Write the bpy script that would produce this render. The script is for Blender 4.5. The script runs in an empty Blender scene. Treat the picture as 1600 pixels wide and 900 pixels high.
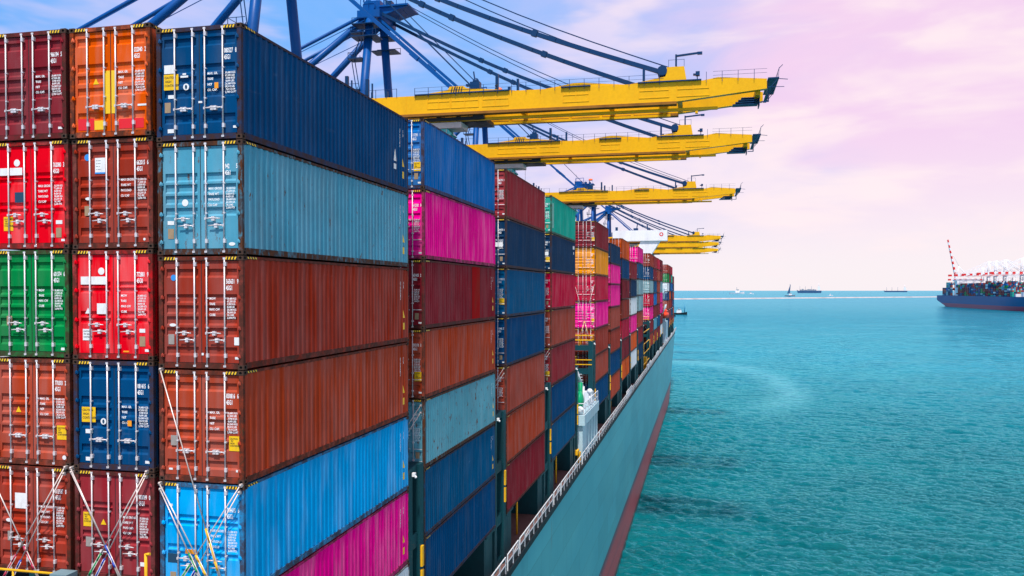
import bpy, bmesh, math, random
import numpy as np
from mathutils import Vector, Matrix, noise as mn
random.seed(7)
R = math.radians
scene = bpy.context.scene
COL = scene.collection
CAMZ = 36.0                       # height of the drone above the water

# ---------------------------------------------------------------- camera
cd = bpy.data.cameras.new('camera'); cam = bpy.data.objects.new('camera', cd); COL.objects.link(cam)
cd.sensor_width = 36.0; cd.lens = 1309.24 / 1600 * 36.0
cd.shift_y = 27.462 / 1600
cd.clip_start = 0.5; cd.clip_end = 200000
cam.location = (0, 0, CAMZ)
cam.rotation_euler = (math.pi / 2 - 0.018, 0, 0.225)
scene.camera = cam

# ---------------------------------------------------------------- sun, sky, exposure
SUN_EL, SUN_AZ = R(63), R(175.5)     # azimuth clockwise from +Y
sun_dir = Vector((math.sin(SUN_AZ) * math.cos(SUN_EL), math.cos(SUN_AZ) * math.cos(SUN_EL), math.sin(SUN_EL)))
sd = bpy.data.lights.new('sun', 'SUN'); sd.energy = 5.0; sd.angle = R(4.2); sd.color = (1.0, 0.955, 0.9)
so = bpy.data.objects.new('sun', sd); COL.objects.link(so)
so.rotation_euler = (-sun_dir).to_track_quat('-Z', 'Y').to_euler()
so.location = (0, -60, 120)

w = bpy.data.worlds.new('World'); scene.world = w; w.use_nodes = True
nt = w.node_tree; nt.nodes.clear()
def N(t, typ, **kw):
    n = t.nodes.new(typ)
    for k, v in kw.items():
        if k.startswith('i_'): n.inputs[k[2:].replace('_', ' ')].default_value = v
        else: setattr(n, k, v)
    return n
def mixc(t, fac, a, b, blend='MIX'):
    m = t.nodes.new('ShaderNodeMix'); m.data_type = 'RGBA'; m.blend_type = blend
    for sock, v in ((m.inputs[0], fac), (m.inputs[6], a), (m.inputs[7], b)):
        if isinstance(v, bpy.types.NodeSocket): t.links.new(v, sock)
        elif isinstance(v, (int, float)): sock.default_value = v
        else: sock.default_value = (*v[:3], 1)
    return m.outputs[2]
def mth(t, op, a, b=None, clamp=False, c=None):
    m = t.nodes.new('ShaderNodeMath'); m.operation = op; m.use_clamp = clamp
    for i, v in enumerate((a, b, c)):
        if v is None: continue
        if isinstance(v, bpy.types.NodeSocket): t.links.new(v, m.inputs[i])
        else: m.inputs[i].default_value = v
    return m.outputs[0]
def mrange(t, v, a, b, c=0, d=1, smooth=True):
    m = t.nodes.new('ShaderNodeMapRange'); m.interpolation_type = 'SMOOTHSTEP' if smooth else 'LINEAR'
    t.links.new(v, m.inputs[0])
    for i, x in enumerate((a, b, c, d)): m.inputs[1 + i].default_value = x
    return m.outputs[0]
def noise(t, vec, scale, detail=4, rough=.55, dist=0):
    n = t.nodes.new('ShaderNodeTexNoise'); n.inputs['Scale'].default_value = scale
    n.inputs['Detail'].default_value = detail; n.inputs['Roughness'].default_value = rough
    n.inputs['Distortion'].default_value = dist
    t.links.new(vec, n.inputs['Vector']); return n.outputs[0]
def mapping(t, vec, scale=(1, 1, 1), loc=(0, 0, 0), rot=(0, 0, 0)):
    m = t.nodes.new('ShaderNodeMapping'); t.links.new(vec, m.inputs[0])
    m.inputs['Scale'].default_value = scale; m.inputs['Location'].default_value = loc; m.inputs['Rotation'].default_value = rot
    return m.outputs[0]

sky = N(nt, 'ShaderNodeTexSky', sky_type='NISHITA', sun_disc=False, sun_elevation=SUN_EL, sun_rotation=SUN_AZ,
        air_density=1.0, dust_density=1.0, ozone_density=2.0)
bg_sky = N(nt, 'ShaderNodeBackground'); bg_sky.inputs[1].default_value = 0.10
nt.links.new(sky.outputs[0], bg_sky.inputs[0])
tc = N(nt, 'ShaderNodeTexCoord'); gen = tc.outputs['Generated']
sep = N(nt, 'ShaderNodeSeparateXYZ'); nt.links.new(gen, sep.inputs[0])
# veil of thin cloud: blue on the quay side, turning to lilac and pink over the open sea
az = mth(nt, 'ARCTAN2', sep.outputs[0], sep.outputs[1])
el = sep.outputs[2]
cl1 = noise(nt, mapping(nt, gen, (1.6, 1.6, 5.0), (0.4, 0.1, 0.3)), 1.7, 6, .55, .6)
cl2 = noise(nt, mapping(nt, gen, (2.2, 2.2, 9.0), (3.1, 0.7, 0.2), (0.1, 0.15, 0)), 2.0, 4, .55, .3)
warp = mth(nt, 'MULTIPLY', mth(nt, 'SUBTRACT', cl1, .5), 1.0)
azw = mth(nt, 'ADD', az, warp)
pinkness = mrange(nt, azw, -0.42, 0.22)
base = mixc(nt, mrange(nt, azw, -.85, -.1), (.085, .40, .93), (.30, .50, .94))
base = mixc(nt, pinkness, base, (.87, .62, .83))
low = mixc(nt, mrange(nt, az, -.45, .0), (.40, .70, .97), (.91, .83, .86))
base = mixc(nt, mrange(nt, el, .0, .20, 1, 0), base, low)
puff = mrange(nt, cl2, .42, .66)
puffcol = mixc(nt, mrange(nt, azw, -.5, .15), (.72, .64, .90), (.98, .82, .84))
veil = mixc(nt, mth(nt, 'MULTIPLY', puff, mrange(nt, azw, -.8, .0, .62, .85)), base, puffcol)
bg_cl = N(nt, 'ShaderNodeBackground'); bg_cl.inputs[1].default_value = 1.0
nt.links.new(veil, bg_cl.inputs[0])
cover = mrange(nt, el, .72, .36, .30, .94)
mx = N(nt, 'ShaderNodeMixShader'); nt.links.new(cover, mx.inputs[0])
nt.links.new(bg_sky.outputs[0], mx.inputs[1]); nt.links.new(bg_cl.outputs[0], mx.inputs[2])
wo = N(nt, 'ShaderNodeOutputWorld'); nt.links.new(mx.outputs[0], wo.inputs[0])

scene.view_settings.view_transform = 'Standard'; scene.view_settings.look = 'None'
scene.view_settings.exposure = 0.14; scene.view_settings.gamma = 1; scene.view_settings.use_curve_mapping = False
scene.render.engine = 'CYCLES'
scene.cycles.max_bounces = 6; scene.cycles.diffuse_bounces = 3; scene.cycles.glossy_bounces = 3

# ---------------------------------------------------------------- mesh helpers
class MB:
    def __init__(s): s.v, s.f, s.m, s.sm = [], [], [], []
    def face(s, pts, mi=0, smooth=False):
        i = len(s.v); s.v += [tuple(p) for p in pts]; s.f.append(tuple(range(i, i + len(pts)))); s.m.append(mi); s.sm.append(smooth)
    def box(s, a, b, mi=0):
        x0, x1 = sorted((a[0], b[0])); y0, y1 = sorted((a[1], b[1])); z0, z1 = sorted((a[2], b[2]))
        i = len(s.v)
        s.v += [(x0,y0,z0),(x1,y0,z0),(x1,y1,z0),(x0,y1,z0),(x0,y0,z1),(x1,y0,z1),(x1,y1,z1),(x0,y1,z1)]
        for q in ((0,3,2,1),(4,5,6,7),(0,1,5,4),(1,2,6,5),(2,3,7,6),(3,0,4,7)):
            s.f.append(tuple(i + k for k in q)); s.m.append(mi); s.sm.append(False)
        return s
    def hexa(s, p, mi=0):       # eight corners: bottom ring, top ring
        i = len(s.v); s.v += [tuple(q) for q in p]
        for q in ((0,3,2,1),(4,5,6,7),(0,1,5,4),(1,2,6,5),(2,3,7,6),(3,0,4,7)):
            s.f.append(tuple(i + k for k in q)); s.m.append(mi); s.sm.append(False)
    def tube(s, a, b, r, n=8, r2=None, mi=0, caps=True):
        a, b = Vector(a), Vector(b); d = (b - a)
        if d.length < 1e-6: return s
        d.normalize(); u = d.orthogonal().normalized(); v = d.cross(u); r2 = r if r2 is None else r2
        i = len(s.v)
        for c, rr in ((a, r), (b, r2)):
            for k in range(n):
                t = 2 * math.pi * k / n; s.v.append(tuple(c + (u * math.cos(t) + v * math.sin(t)) * rr))
        for k in range(n):
            k2 = (k + 1) % n; s.f.append((i + k, i + k2, i + n + k2, i + n + k)); s.m.append(mi); s.sm.append(n > 5)
        if caps:
            s.f.append(tuple(i + k for k in reversed(range(n)))); s.m.append(mi); s.sm.append(False)
            s.f.append(tuple(i + n + k for k in range(n))); s.m.append(mi); s.sm.append(False)
        return s
    def beam(s, a, b, w, h, mi=0, up=(0, 0, 1)):   # rectangular bar
        a, b = Vector(a), Vector(b); d = (b - a).normalized(); up = Vector(up)
        sd_ = d.cross(up)
        if sd_.length < 1e-4: sd_ = d.cross(Vector((0, 1, 0)))
        sd_.normalize(); u = sd_.cross(d).normalized(); sd_ *= w / 2; u *= h / 2
        s.hexa([a - sd_ - u, a + sd_ - u, b + sd_ - u, b - sd_ - u, a - sd_ + u, a + sd_ + u, b + sd_ + u, b - sd_ + u], mi)
        return s
    def prism(s, pts, axis, t0, t1, mi=0):         # polygon in the plane normal to axis, extruded
        def P(p, t):
            if axis == 'y': return (p[0], t, p[1])
            if axis == 'x': return (t, p[0], p[1])
            return (p[0], p[1], t)
        i = len(s.v); n = len(pts); s.v += [P(p, t0) for p in pts] + [P(p, t1) for p in pts]
        s.f.append(tuple(i + k for k in range(n))); s.f.append(tuple(i + n + k for k in reversed(range(n))))
        s.m += [mi, mi]; s.sm += [False, False]
        for k in range(n):
            k2 = (k + 1) % n; s.f.append((i + k, i + n + k, i + n + k2, i + k2)); s.m.append(mi); s.sm.append(False)
        return s
    def ball(s, c, r, mi=0, sc=(1, 1, 1), n=10):
        i = len(s.v); rows = n // 2 + 1
        for a in range(rows + 1):
            ph = math.pi * a / rows
            for k in range(n):
                t = 2 * math.pi * k / n
                s.v.append((c[0] + r * sc[0] * math.sin(ph) * math.cos(t), c[1] + r * sc[1] * math.sin(ph) * math.sin(t), c[2] + r * sc[2] * math.cos(ph)))
        for a in range(rows):
            for k in range(n):
                k2 = (k + 1) % n; s.f.append((i + a * n + k, i + a * n + n + k, i + a * n + n + k2, i + a * n + k2)); s.m.append(mi); s.sm.append(True)
        return s
    def mesh(s, name, mats):
        me = bpy.data.meshes.new(name); me.from_pydata(s.v, [], s.f)
        for m in (mats if isinstance(mats, (list, tuple)) else [mats]): me.materials.append(m)
        me.polygons.foreach_set('material_index', s.m); me.polygons.foreach_set('use_smooth', s.sm)
        me.validate(clean_customdata=False)
        bm = bmesh.new(); bm.from_mesh(me); bmesh.ops.remove_doubles(bm, verts=bm.verts, dist=1e-5)
        bmesh.ops.recalc_face_normals(bm, faces=bm.faces); bm.to_mesh(me); bm.free(); me.update()
        return me
def obj(name, me, parent=None, loc=None, color=None, label=None):
    o = bpy.data.objects.new(name, me); COL.objects.link(o)
    if parent: o.parent = parent
    if loc is not None: o.location = loc
    if color is not None: o.color = color
    if label: o['label'] = label
    return o
def thing(name, label, cat, loc=(0, 0, 0), group=None):
    o = bpy.data.objects.new(name, None); COL.objects.link(o); o.location = loc; o.empty_display_size = .5
    o['label'] = label; o['category'] = cat
    if group: o['group'] = group
    return o
def tag(o, label, cat, group=None):
    o['label'] = label; o['category'] = cat
    if group: o['group'] = group
    return o
def struct(o, kind='structure', label=None):
    o['kind'] = kind
    if label: o['label'] = label
    return o
def copy_tree(o, parent=None):
    c = o.copy(); COL.objects.link(c)
    if parent: c.parent = parent
    for ch in kids.get(o.name, []): copy_tree(ch, c)
    return c
kids = {}
def index_kids():
    kids.clear()
    for o in bpy.data.objects:
        if o.parent: kids.setdefault(o.parent.name, []).append(o)

# ---------------------------------------------------------------- materials
def mat(name, col=None, rough=.5, metal=0, spec=.4):
    m = bpy.data.materials.new(name); m.use_nodes = True; t = m.node_tree
    b = t.nodes['Principled BSDF']; b.inputs['Roughness'].default_value = rough; b.inputs['Metallic'].default_value = metal
    b.inputs['Specular IOR Level'].default_value = spec
    if col: b.inputs['Base Color'].default_value = (*col, 1)
    return m, t, b
def grimy(name, col, rough=.5, dirt=(.10, .06, .04), amt=.35, metal=0, sc=1.2, streak=.35, spec=.18, rust=None):
    m, t, b = mat(name, None, rough, metal, spec)
    c = N(t, 'ShaderNodeTexCoord').outputs['Object']
    a = noise(t, mapping(t, c, (1, 1, streak)), sc, 6, .6)
    f = mth(t, 'MULTIPLY', mrange(t, a, .42, .75), amt)
    cc = mixc(t, f, col, dirt)
    a2 = noise(t, c, sc * 9, 3, .6)
    cc = mixc(t, mrange(t, a2, .3, .8, 0, .22), cc, tuple(x * .55 for x in col))
    if rust:
        a3 = noise(t, mapping(t, c, (3, 3, .8)), sc * 1.7, 8, .7)
        cc = mixc(t, mrange(t, a3, rust, rust + .08), cc, (.16, .06, .025))
    t.links.new(cc, b.inputs['Base Color'])
    t.links.new(mrange(t, a, .3, .8, rough - .08, rough + .15), b.inputs['Roughness'])
    return m
def container_mat(name, frame=False):
    """paint takes its hue from the object's own colour; alpha says how weathered that container is"""
    m, t, b = mat(name, None, .55, 0, .03)
    oi = N(t, 'ShaderNodeObjectInfo'); col = oi.outputs['Color']; alpha = oi.outputs['Alpha']; rnd = oi.outputs['Random']
    c = N(t, 'ShaderNodeTexCoord').outputs['Object']
    off = N(t, 'ShaderNodeCombineXYZ'); t.links.new(mth(t, 'MULTIPLY', rnd, 37.0), off.inputs[0]); t.links.new(mth(t, 'MULTIPLY', rnd, 91.0), off.inputs[1])
    va = N(t, 'ShaderNodeVectorMath', operation='ADD'); t.links.new(c, va.inputs[0]); t.links.new(off.outputs[0], va.inputs[1]); v = va.outputs[0]
    big = noise(t, mapping(t, v, (.5, .5, .5)), 1.0, 5, .6)
    stk = noise(t, mapping(t, v, (1.6, 1.6, .22)), 1.4, 4, .55)
    fine = noise(t, v, 14, 6, .7)
    hs = N(t, 'ShaderNodeHueSaturation'); t.links.new(col, hs.inputs['Color'])
    t.links.new(mrange(t, big, .25, .75, .86, 1.12), hs.inputs['Value']); t.links.new(mrange(t, stk, .3, .8, 1.06, .86), hs.inputs['Saturation'])
    cc = hs.outputs[0]
    # chalky fading and rain streaks
    cc = mixc(t, mth(t, 'MULTIPLY', mrange(t, stk, .58, .90), mth(t, 'ADD', mth(t, 'MULTIPLY', alpha, .25), .05)), cc, (.055, .045, .042))
    cc = mixc(t, mrange(t, noise(t, mapping(t, v, (.8, .35, 2.5)), 2.2, 6, .65), .60, .85, 0, .06), cc, (.62, .60, .60))
    # rust: spots and runs
    th = mth(t, 'SUBTRACT', .80 if not frame else .70, mth(t, 'MULTIPLY', alpha, .26 if not frame else .34))
    rn = noise(t, mapping(t, v, (2.6, 2.6, 1.0)), 2.4, 9, .72)
    d = mth(t, 'DIVIDE', mth(t, 'SUBTRACT', rn, th), .05, True)
    sp = mth(t, 'DIVIDE', mth(t, 'SUBTRACT', fine, mth(t, 'SUBTRACT', .84, mth(t, 'MULTIPLY', alpha, .12))), .04, True)
    cc = mixc(t, mth(t, 'MAXIMUM', d, sp), cc, (.13, .045, .018))
    if frame:
        cc = mixc(t, mrange(t, noise(t, v, 3.2, 6, .7), .32, .60, .38, .90), cc, (.050, .024, .018))
    t.links.new(cc, b.inputs['Base Color'])
    t.links.new(mrange(t, fine, .2, .8, .48, .68), b.inputs['Roughness'])
    bp = N(t, 'ShaderNodeBump'); bp.inputs['Strength'].default_value = .18; bp.inputs['Distance'].default_value = .01
    t.links.new(noise(t, mapping(t, v, (1, 1, .6)), 3.0, 3, .5), bp.inputs['Height']); t.links.new(bp.outputs[0], b.inputs['Normal'])
    return m
M_PAINT = container_mat('container_paint'); M_FRAME = container_mat('container_frame_paint', True)
M_CAST = grimy('casting_steel', (.060, .032, .022), .75, (.03, .02, .018), .7, sc=6)
M_DARK = mat('dark_void', (.008, .008, .009), .9)[0]
M_GASK = mat('rubber_gasket', (.022, .024, .026), .7)[0]
M_GALV = grimy('galvanised_bar', (.70, .66, .68), .38, (.35, .25, .2), .35, .25, 3)
M_WHITE = mat('white_lettering', (.86, .86, .88), .5)[0]
M_WLAB = grimy('white_sticker', (.78, .79, .80), .5, (.4, .35, .3), .3, sc=8)
M_YLAB = grimy('yellow_sticker', (.86, .52, .01), .45, (.4, .25, .05), .3, sc=8)
M_OLAB = mat('orange_sticker', (.85, .30, .01), .45)[0]
M_TAN = grimy('data_plate', (.36, .25, .15), .5, (.2, .16, .12), .5, sc=10)
M_GREYP = grimy('grey_plate', (.33, .30, .28), .5, (.2, .16, .12), .4, sc=10)
M_BLACK = mat('black_print', (.015, .015, .015), .6)[0]
M_NAVYLAB = mat('dark_blue_sticker', (.01, .05, .10), .5)[0]
M_BLUELAB = mat('blue_sticker', (.03, .25, .65), .5)[0]
M_REDLAB = mat('red_patch', (.70, .012, .02), .5)[0]
M_HAZY = mat('hazard_yellow', (.82, .50, .015), .5)[0]

# ---------------------------------------------------------------- containers
W, L, H = 2.438, 12.192, 2.896
PITCH = 2.92
C = dict(  # paint colour, weathering
 darkblue=(.001, .052, .155, .25), navy=(.007, .036, .090, .2), deepblue=(.001, .080, .195, .2), blue=(.001, .125, .40, .15),
 steel=(.085, .30, .42, .75), maroon=(.20, .019, .028, .35), brownred=(.29, .038, .024, .35), brick=(.37, .058, .030, .4),
 rust=(.33, .060, .040, .4), orange=(.60, .085, .012, .45), amber=(.80, .27, .01, .3), red=(.72, .006, .016, .15),
 crimson=(.46, .012, .045, .3), green=(.004, .20, .050, .3), teal=(.004, .33, .245, .2), sky=(.003, .33, .72, .2),
 magenta=(.80, .004, .25, .15), white=(.60, .66, .70, .4), greysteel=(.22, .38, .42, .6), claret=(.26, .028, .036, .35), paleblue=(.11, .33, .41, .85))
CN = dict(darkblue='dark blue', navy='navy blue', deepblue='deep sea blue', blue='bright royal blue', steel='weathered steel blue', maroon='dark maroon',
 brownred='brown red', brick='brick red', rust='dull rust red', orange='orange', amber='amber yellow', red='bright red', crimson='crimson',
 green='green', teal='teal green', sky='bright sky blue', magenta='hot pink', white='greyish white', greysteel='faded grey blue', claret='claret red', paleblue='rusty pale blue')

def frame_mesh(h):
    b = MB(); e = .012; y0 = .006
    for x0, x1 in ((-W + e, -W + .13), (-.13, -e)):
        b.box((x0, y0, .118), (x1, .11, h - .118)); b.box((x0, L - .11, .118), (x1, L - y0, h - .118))
    b.box((-W + .162, .012, h - .118), (-.162, .12, h - .012)); b.box((-W + .162, .012, .014), (-.162, .12, .15))
    b.box((-W + .162, L - .12, h - .118), (-.162, L - .012, h - .012)); b.box((-W + .162, L - .12, .014), (-.162, L - .012, .15))
    for x0, x1 in ((-W + .010, -W + .07), (-.07, -.010)):
        b.box((x0, .178, h - .085), (x1, L - .178, h - .014)); b.box((x0, .178, .020), (x1, L - .178, .175))
    # fork pockets and cross members under the bottom rail
    b.box((-W + .072, .13, .05), (-.072, L - .13, .17))
    return b
def casting_mesh():       # centred at the corner, box of ISO size with an oval hole on two faces
    b = MB(); sx, sy, sz = .162, .178, .118
    def plate(to, nu, nv, cu, cv, w_, h_, off):
        ring, inn, back = [], [], []
        K = 8
        for k in range(K):
            t = 2 * math.pi * (k + .5) / K; ct, st = math.cos(t), math.sin(t)
            m_ = max(abs(ct), abs(st)); ring.append((cu + w_ / 2 * ct / m_, cv + h_ / 2 * st / m_))
            inn.append((cu + .26 * w_ * ct, cv + .30 * h_ * st))
        # the square corners
        for k in range(K):
            k2 = (k + 1) % K
            b.face([to(*ring[k], 0), to(*ring[k2], 0), to(*inn[k2], 0), to(*inn[k], 0)], 0)
            b.face([to(*inn[k], 0), to(*inn[k2], 0), to(*inn[k2], off), to(*inn[k], off)], 1)
        for s1, s2 in ((1, 1), (-1, 1), (-1, -1), (1, -1)):
            c = (cu + s1 * w_ / 2, cv + s2 * h_ / 2)
            adj = sorted(ring, key=lambda p: (p[0] - c[0]) ** 2 + (p[1] - c[1]) ** 2)[:2]
            b.face([to(*adj[0], 0), to(*c, 0), to(*adj[1], 0)], 0)
        b.face([to(*p, off) for p in inn], 1)
    plate(lambda u, v, o: (u, o, v), 0, 0, -sx / 2, sz / 2, sx, sz, .03)
    plate(lambda u, v, o: (-o, u, v), 0, 0, sy / 2, sz / 2, sy, sz, .03)
    for q in ([(-sx,0,0),(-sx,sy,0),(-sx,sy,sz),(-sx,0,sz)], [(-sx,sy,0),(0,sy,0),(0,sy,sz),(-sx,sy,sz)],
              [(-sx,0,sz),(0,0,sz),(0,sy,sz),(-sx,sy,sz)], [(-sx,0,0),(0,0,0),(0,sy,0),(-sx,sy,0)]): b.face(q, 0)
    return b.mesh('corner_casting', [M_CAST, M_DARK])
def side_mesh(h, per=.2785, dep=.036):
    b = MB(); z0, z1 = .170, h - .080; y = .11; pts = [(y, 0)]
    n = int((L - .22) / per); per = (L - .22) / n
    for k in range(n):
        s = .11 + k * per
        pts += [(s + per * .26, 0), (s + per * .50, -dep), (s + per * .76, -dep), (s + per, 0)]
    xs = -.016
    for (a, da), (c, dc) in zip(pts[:-1], pts[1:]): b.face([(xs + da, a, z0), (xs + dc, c, z0), (xs + dc, c, z1), (xs + da, a, z1)])
    return b
def roof_mesh(h):
    b = MB(); n = 43; ys = np.linspace(.12, L - .12, n * 2 + 1)
    for k in range(len(ys) - 1):
        za, zb = (h - .03, h - .055) if k % 2 == 0 else (h - .055, h - .03)
        b.face([(-W + .07, ys[k], za), (-.07, ys[k], za), (-.07, ys[k + 1], zb), (-W + .07, ys[k + 1], zb)])
    return b.mesh('roof_panel', M_PAINT)
DOORS = dict(a=[.10, .36, .475, .60, .85], b=[.30, .41, .52, .64], c=[.30, .36, .60, .67], d=[.12, .37, .48, .59, .70, .89], e=[.13, .42, .54, .80])
def door_mesh(h, kind, right):
    """leaf with pressed horizontal recesses; local origin at container origin"""
    b = MB(); x0, x1 = (-W / 2 + .012, -.135) if right else (-W + .135, -W / 2 - .012)
    z0, z1 = .165, h - .132; yf, dep, mg = .055, .045, .075
    xi0, xi1 = x0 + mg, x1 - mg; hh = z1 - z0
    prof = [(z1, 0)]
    rh = .115 if kind != 'c' else .075
    for fr in DOORS[kind]:
        zc = z1 - fr * hh
        prof += [(zc + rh, 0), (zc + rh - .028, dep), (zc - rh + .055, dep), (zc - rh, 0)] if kind != 'c' else [(zc + rh, 0), (zc + rh - .022, dep), (zc - rh + .03, dep), (zc - rh, 0)]
    prof.append((z0, 0))
    b.face([(x0, yf, z0), (xi0, yf, z0), (xi0, yf, z1), (x0, yf, z1)]); b.face([(xi1, yf, z0), (x1, yf, z0), (x1, yf, z1), (xi1, yf, z1)])
    for (za, da), (zb, db) in zip(prof[:-1], prof[1:]):
        b.face([(xi0, yf + da, za), (xi1, yf + da, za), (xi1, yf + db, zb), (xi0, yf + db, zb)])
    for i in range(1, len(prof) - 1, 4):
        q = prof[i:i + 4]
        for xx in (xi0, xi1): b.face([(xx, yf + d_, z_) for z_, d_ in q])
    b.face([(x0, yf, z1), (x1, yf, z1), (x1, yf + .05, z1), (x0, yf + .05, z1)]); b.face([(x0, yf, z0), (x1, yf, z0), (x1, yf + .05, z0), (x0, yf + .05, z0)])
    xx = x0 if right else x1; b.face([(xx, yf, z0), (xx, yf + .05, z0), (xx, yf + .05, z1), (xx, yf, z1)])
    return b.mesh('door', M_PAINT)
def gasket_mesh(h, right):
    b = MB(); x0, x1 = (-W / 2 + .001, -.131) if right else (-W + .131, -W / 2 - .001)
    z0, z1 = .152, h - .12
    b.box((x0, .062, z0), (x1, .09, z0 + .02)); b.box((x0, .062, z1 - .02), (x1, .09, z1))
    b.box((x0, .062, z0), (x0 + .018, .09, z1)); b.box((x1 - .018, .062, z0), (x1, .09, z1))
    return b.mesh('door_gasket', M_GASK)
BARX = {False: (-1.905, -1.395), True: (-1.045, -.535)}
def bar_mesh(h, x):
    b = MB(); b.tube((x, .012, .07), (x, .012, h - .05), .0195, 8)
    for z in (.055, h - .095): b.box((x - .035, -.006, z), (x + .035, .045, z + .05))
    for z in (.30, h - .26): b.box((x - .012, -.012, z), (x + .055, .054, z + .10))
    for f_ in (.36, .62): b.box((x - .012, -.008, h * f_), (x + .045, .054, h * f_ + .035))
    return b.mesh('locking_bar', M_GALV)
def handle_mesh(x, z, d, h=.0):
    b = MB(); b.tube((x, .0, z), (x + .19 * d, -.015, z + .015), .017, 6); b.tube((x + .19 * d, -.015, z + .015), (x + .42 * d, -.01, z - .004), .014, 6)
    b.box((x + .17 * d, -.02, z - .055), (x + .26 * d, .054, z + .055)); b.box((x - .02, -.03, z - .03), (x + .02, .01, z + .03))
    return b.mesh('door_handle', M_GALV)
def hinge_mesh(right, z):
    x = -.118 if right else -W + .118; b = MB(); b.box((x - .045, -.008, z - .035), (x + .045, .054, z + .035)); b.tube((x, -.006, z - .06), (x, -.006, z + .06), .018, 6)
    return b.mesh('hinge', M_PAINT)
def stripe_meshes(h):
    out = []
    for x0 in (-W + .17, -.52):
        b = MB(); b.box((x0, .006, h - .105), (x0 + .35, .0135, h - .025), 1)
        for k in range(4):
            xa = x0 + .006 + k * .085; b.face([(xa, .003, h - .100), (xa + .042, .003, h - .100), (xa + .070, .003, h - .030), (xa + .028, .003, h - .030)], 0)
        out.append(b.mesh('warning_stripe', [M_HAZY, M_BLACK]))
    b = MB(); b.box((-.014, .19, h - .080), (-.006, .72, h - .022), 1)
    for k in range(4):
        ya = .21 + k * .125; b.face([(-.004, ya, h - .028), (-.004, ya + .055, h - .028), (-.004, ya + .10, h - .078), (-.004, ya + .045, h - .078)], 0)
    out.append(b.mesh('warning_stripe', [M_HAZY, M_BLACK]))
    return out
_tx = {}
def text_mesh(s, size, m=None, sx=.72, lead=1.0, name='lettering'):
    key = (s, size, sx, m.name if m else '')
    if key in _tx: return _tx[key]
    cu = bpy.data.curves.new('t', 'FONT'); cu.body = s; cu.size = size; cu.space_line = lead; cu.resolution_u = 2; cu.offset = size * .022
    o = bpy.data.objects.new('t', cu); COL.objects.link(o); bpy.context.view_layer.update()
    me = bpy.data.meshes.new_from_object(o.evaluated_get(bpy.context.evaluated_depsgraph_get()))
    me.transform(Matrix.Diagonal((sx, 1, 1, 1))); me.transform(Matrix.Rotation(math.pi / 2, 4, 'X'))
    me.materials.clear(); me.materials.append(m or M_WHITE); me.name = name
    bpy.data.objects.remove(o); bpy.data.curves.remove(cu); _tx[key] = me
    return me
def panel_mesh(name, m, w_, h_, t=.003):
    return MB().box((0, -t, 0), (w_, 0, h_)).mesh(name, m)
def caution_mesh(w_, h_, m=None, lines='CAUTION\n9\'6"\nHIGH\nCONTAINER'):
    b = MB(); b.box((0, -.003, 0), (w_, 0, h_), 0)
    me = b.mesh('caution_sticker', [m or M_YLAB, M_BLACK])
    return me
def tri_mesh(m, w_=.16):
    return MB().prism([(0, 0), (w_, 0), (w_ / 2, w_ * .9)], 'y', -.003, 0).mesh('warning_triangle', m)
def disc_mesh(name, m, r, sx=1):
    return MB().prism([(sx * r * math.cos(a * math.pi / 10), r * math.sin(a * math.pi / 10)) for a in range(20)], 'y', -.003, 0).mesh(name, m)

FM = {}
def parts_for(h):
    if h in FM: return FM[h]
    d = dict(frame=frame_mesh(h).mesh('frame', M_FRAME), side=side_mesh(h).mesh('side_panel', M_PAINT), roof=roof_mesh(h), stripe=stripe_meshes(h))
    wl = MB(); wl.box((-W + .03, .11, .17), (-W + .06, L - .11, h - .08)); d['left'] = wl.mesh('side_panel', M_PAINT)
    we = MB()
    n = 9
    for k in range(n):
        xa = -W + .13 + k * (W - .26) / n; xb = xa + (W - .26) / n; xm = (xa + xb) / 2
        we.face([(xa, L - .03, .15), (xm, L - .07, .15), (xm, L - .07, h - .118), (xa, L - .03, h - .118)]); we.face([(xm, L - .07, .15), (xb, L - .03, .15), (xb, L - .03, h - .118), (xm, L - .07, h - .118)])
    d['end'] = we.mesh('end_panel', M_PAINT)
    for k in DOORS:
        for r in (False, True): d['door', k, r] = door_mesh(h, k, r)
    for r in (False, True):
        d['gask', r] = gasket_mesh(h, r)
        for i in (0, 1): d['bar', r, i] = bar_mesh(h, BARX[r][i])
        d['hinge', r] = [hinge_mesh(r, z) for z in (.33, h * .36, h * .63, h - .33)]
    # merged bars for mid-distance doors
    for r in (False, True):
        b = MB()
        for x in BARX[r]:
            b.tube((x, .012, .07), (x, .012, h - .05), .0195, 6)
            for z in (.06, .3, h * .36, h * .62, h - .26, h - .1): b.box((x - .03, -.01, z), (x + .045, .054, z + .06))
            b.tube((x, 0, .8), (x + (.4 if not r else .4), -.01, .8), .016, 5)
        d['bars', r] = b.mesh('locking_bar', M_GALV)
    FM[h] = d; return d
CAST = casting_mesh()
WT = ['MAX. GR.\n\nTARE\n\nNET\n\nCU. CAP.', 'MAX GROSS\n\nTARE WT\n\nPAYLOAD\n\nCU CAP', 'MGW\n\nTARE\n\nMAX CW\n\nCUBE']
WN = ['30,480 KGS\n67,200 LBS\n 3,940 KGS\n 8,690 LBS\n26,540 KGS\n58,510 LBS\n 76.4 CU.M\n2,700 CU.FT', '32,500 KG\n71,650 LB\n3,820 KG\n8,420 LB\n28,680 KG\n63,230 LB\n76.2 M3\n2,690 FT3',
      '30,480 KG\n67,200 LB\n3,900 KG\n8,600 LB\n26,580 KG\n58,600 LB\n76.3 M3\n2,694 FT3']
SIDE_TX = None

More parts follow.
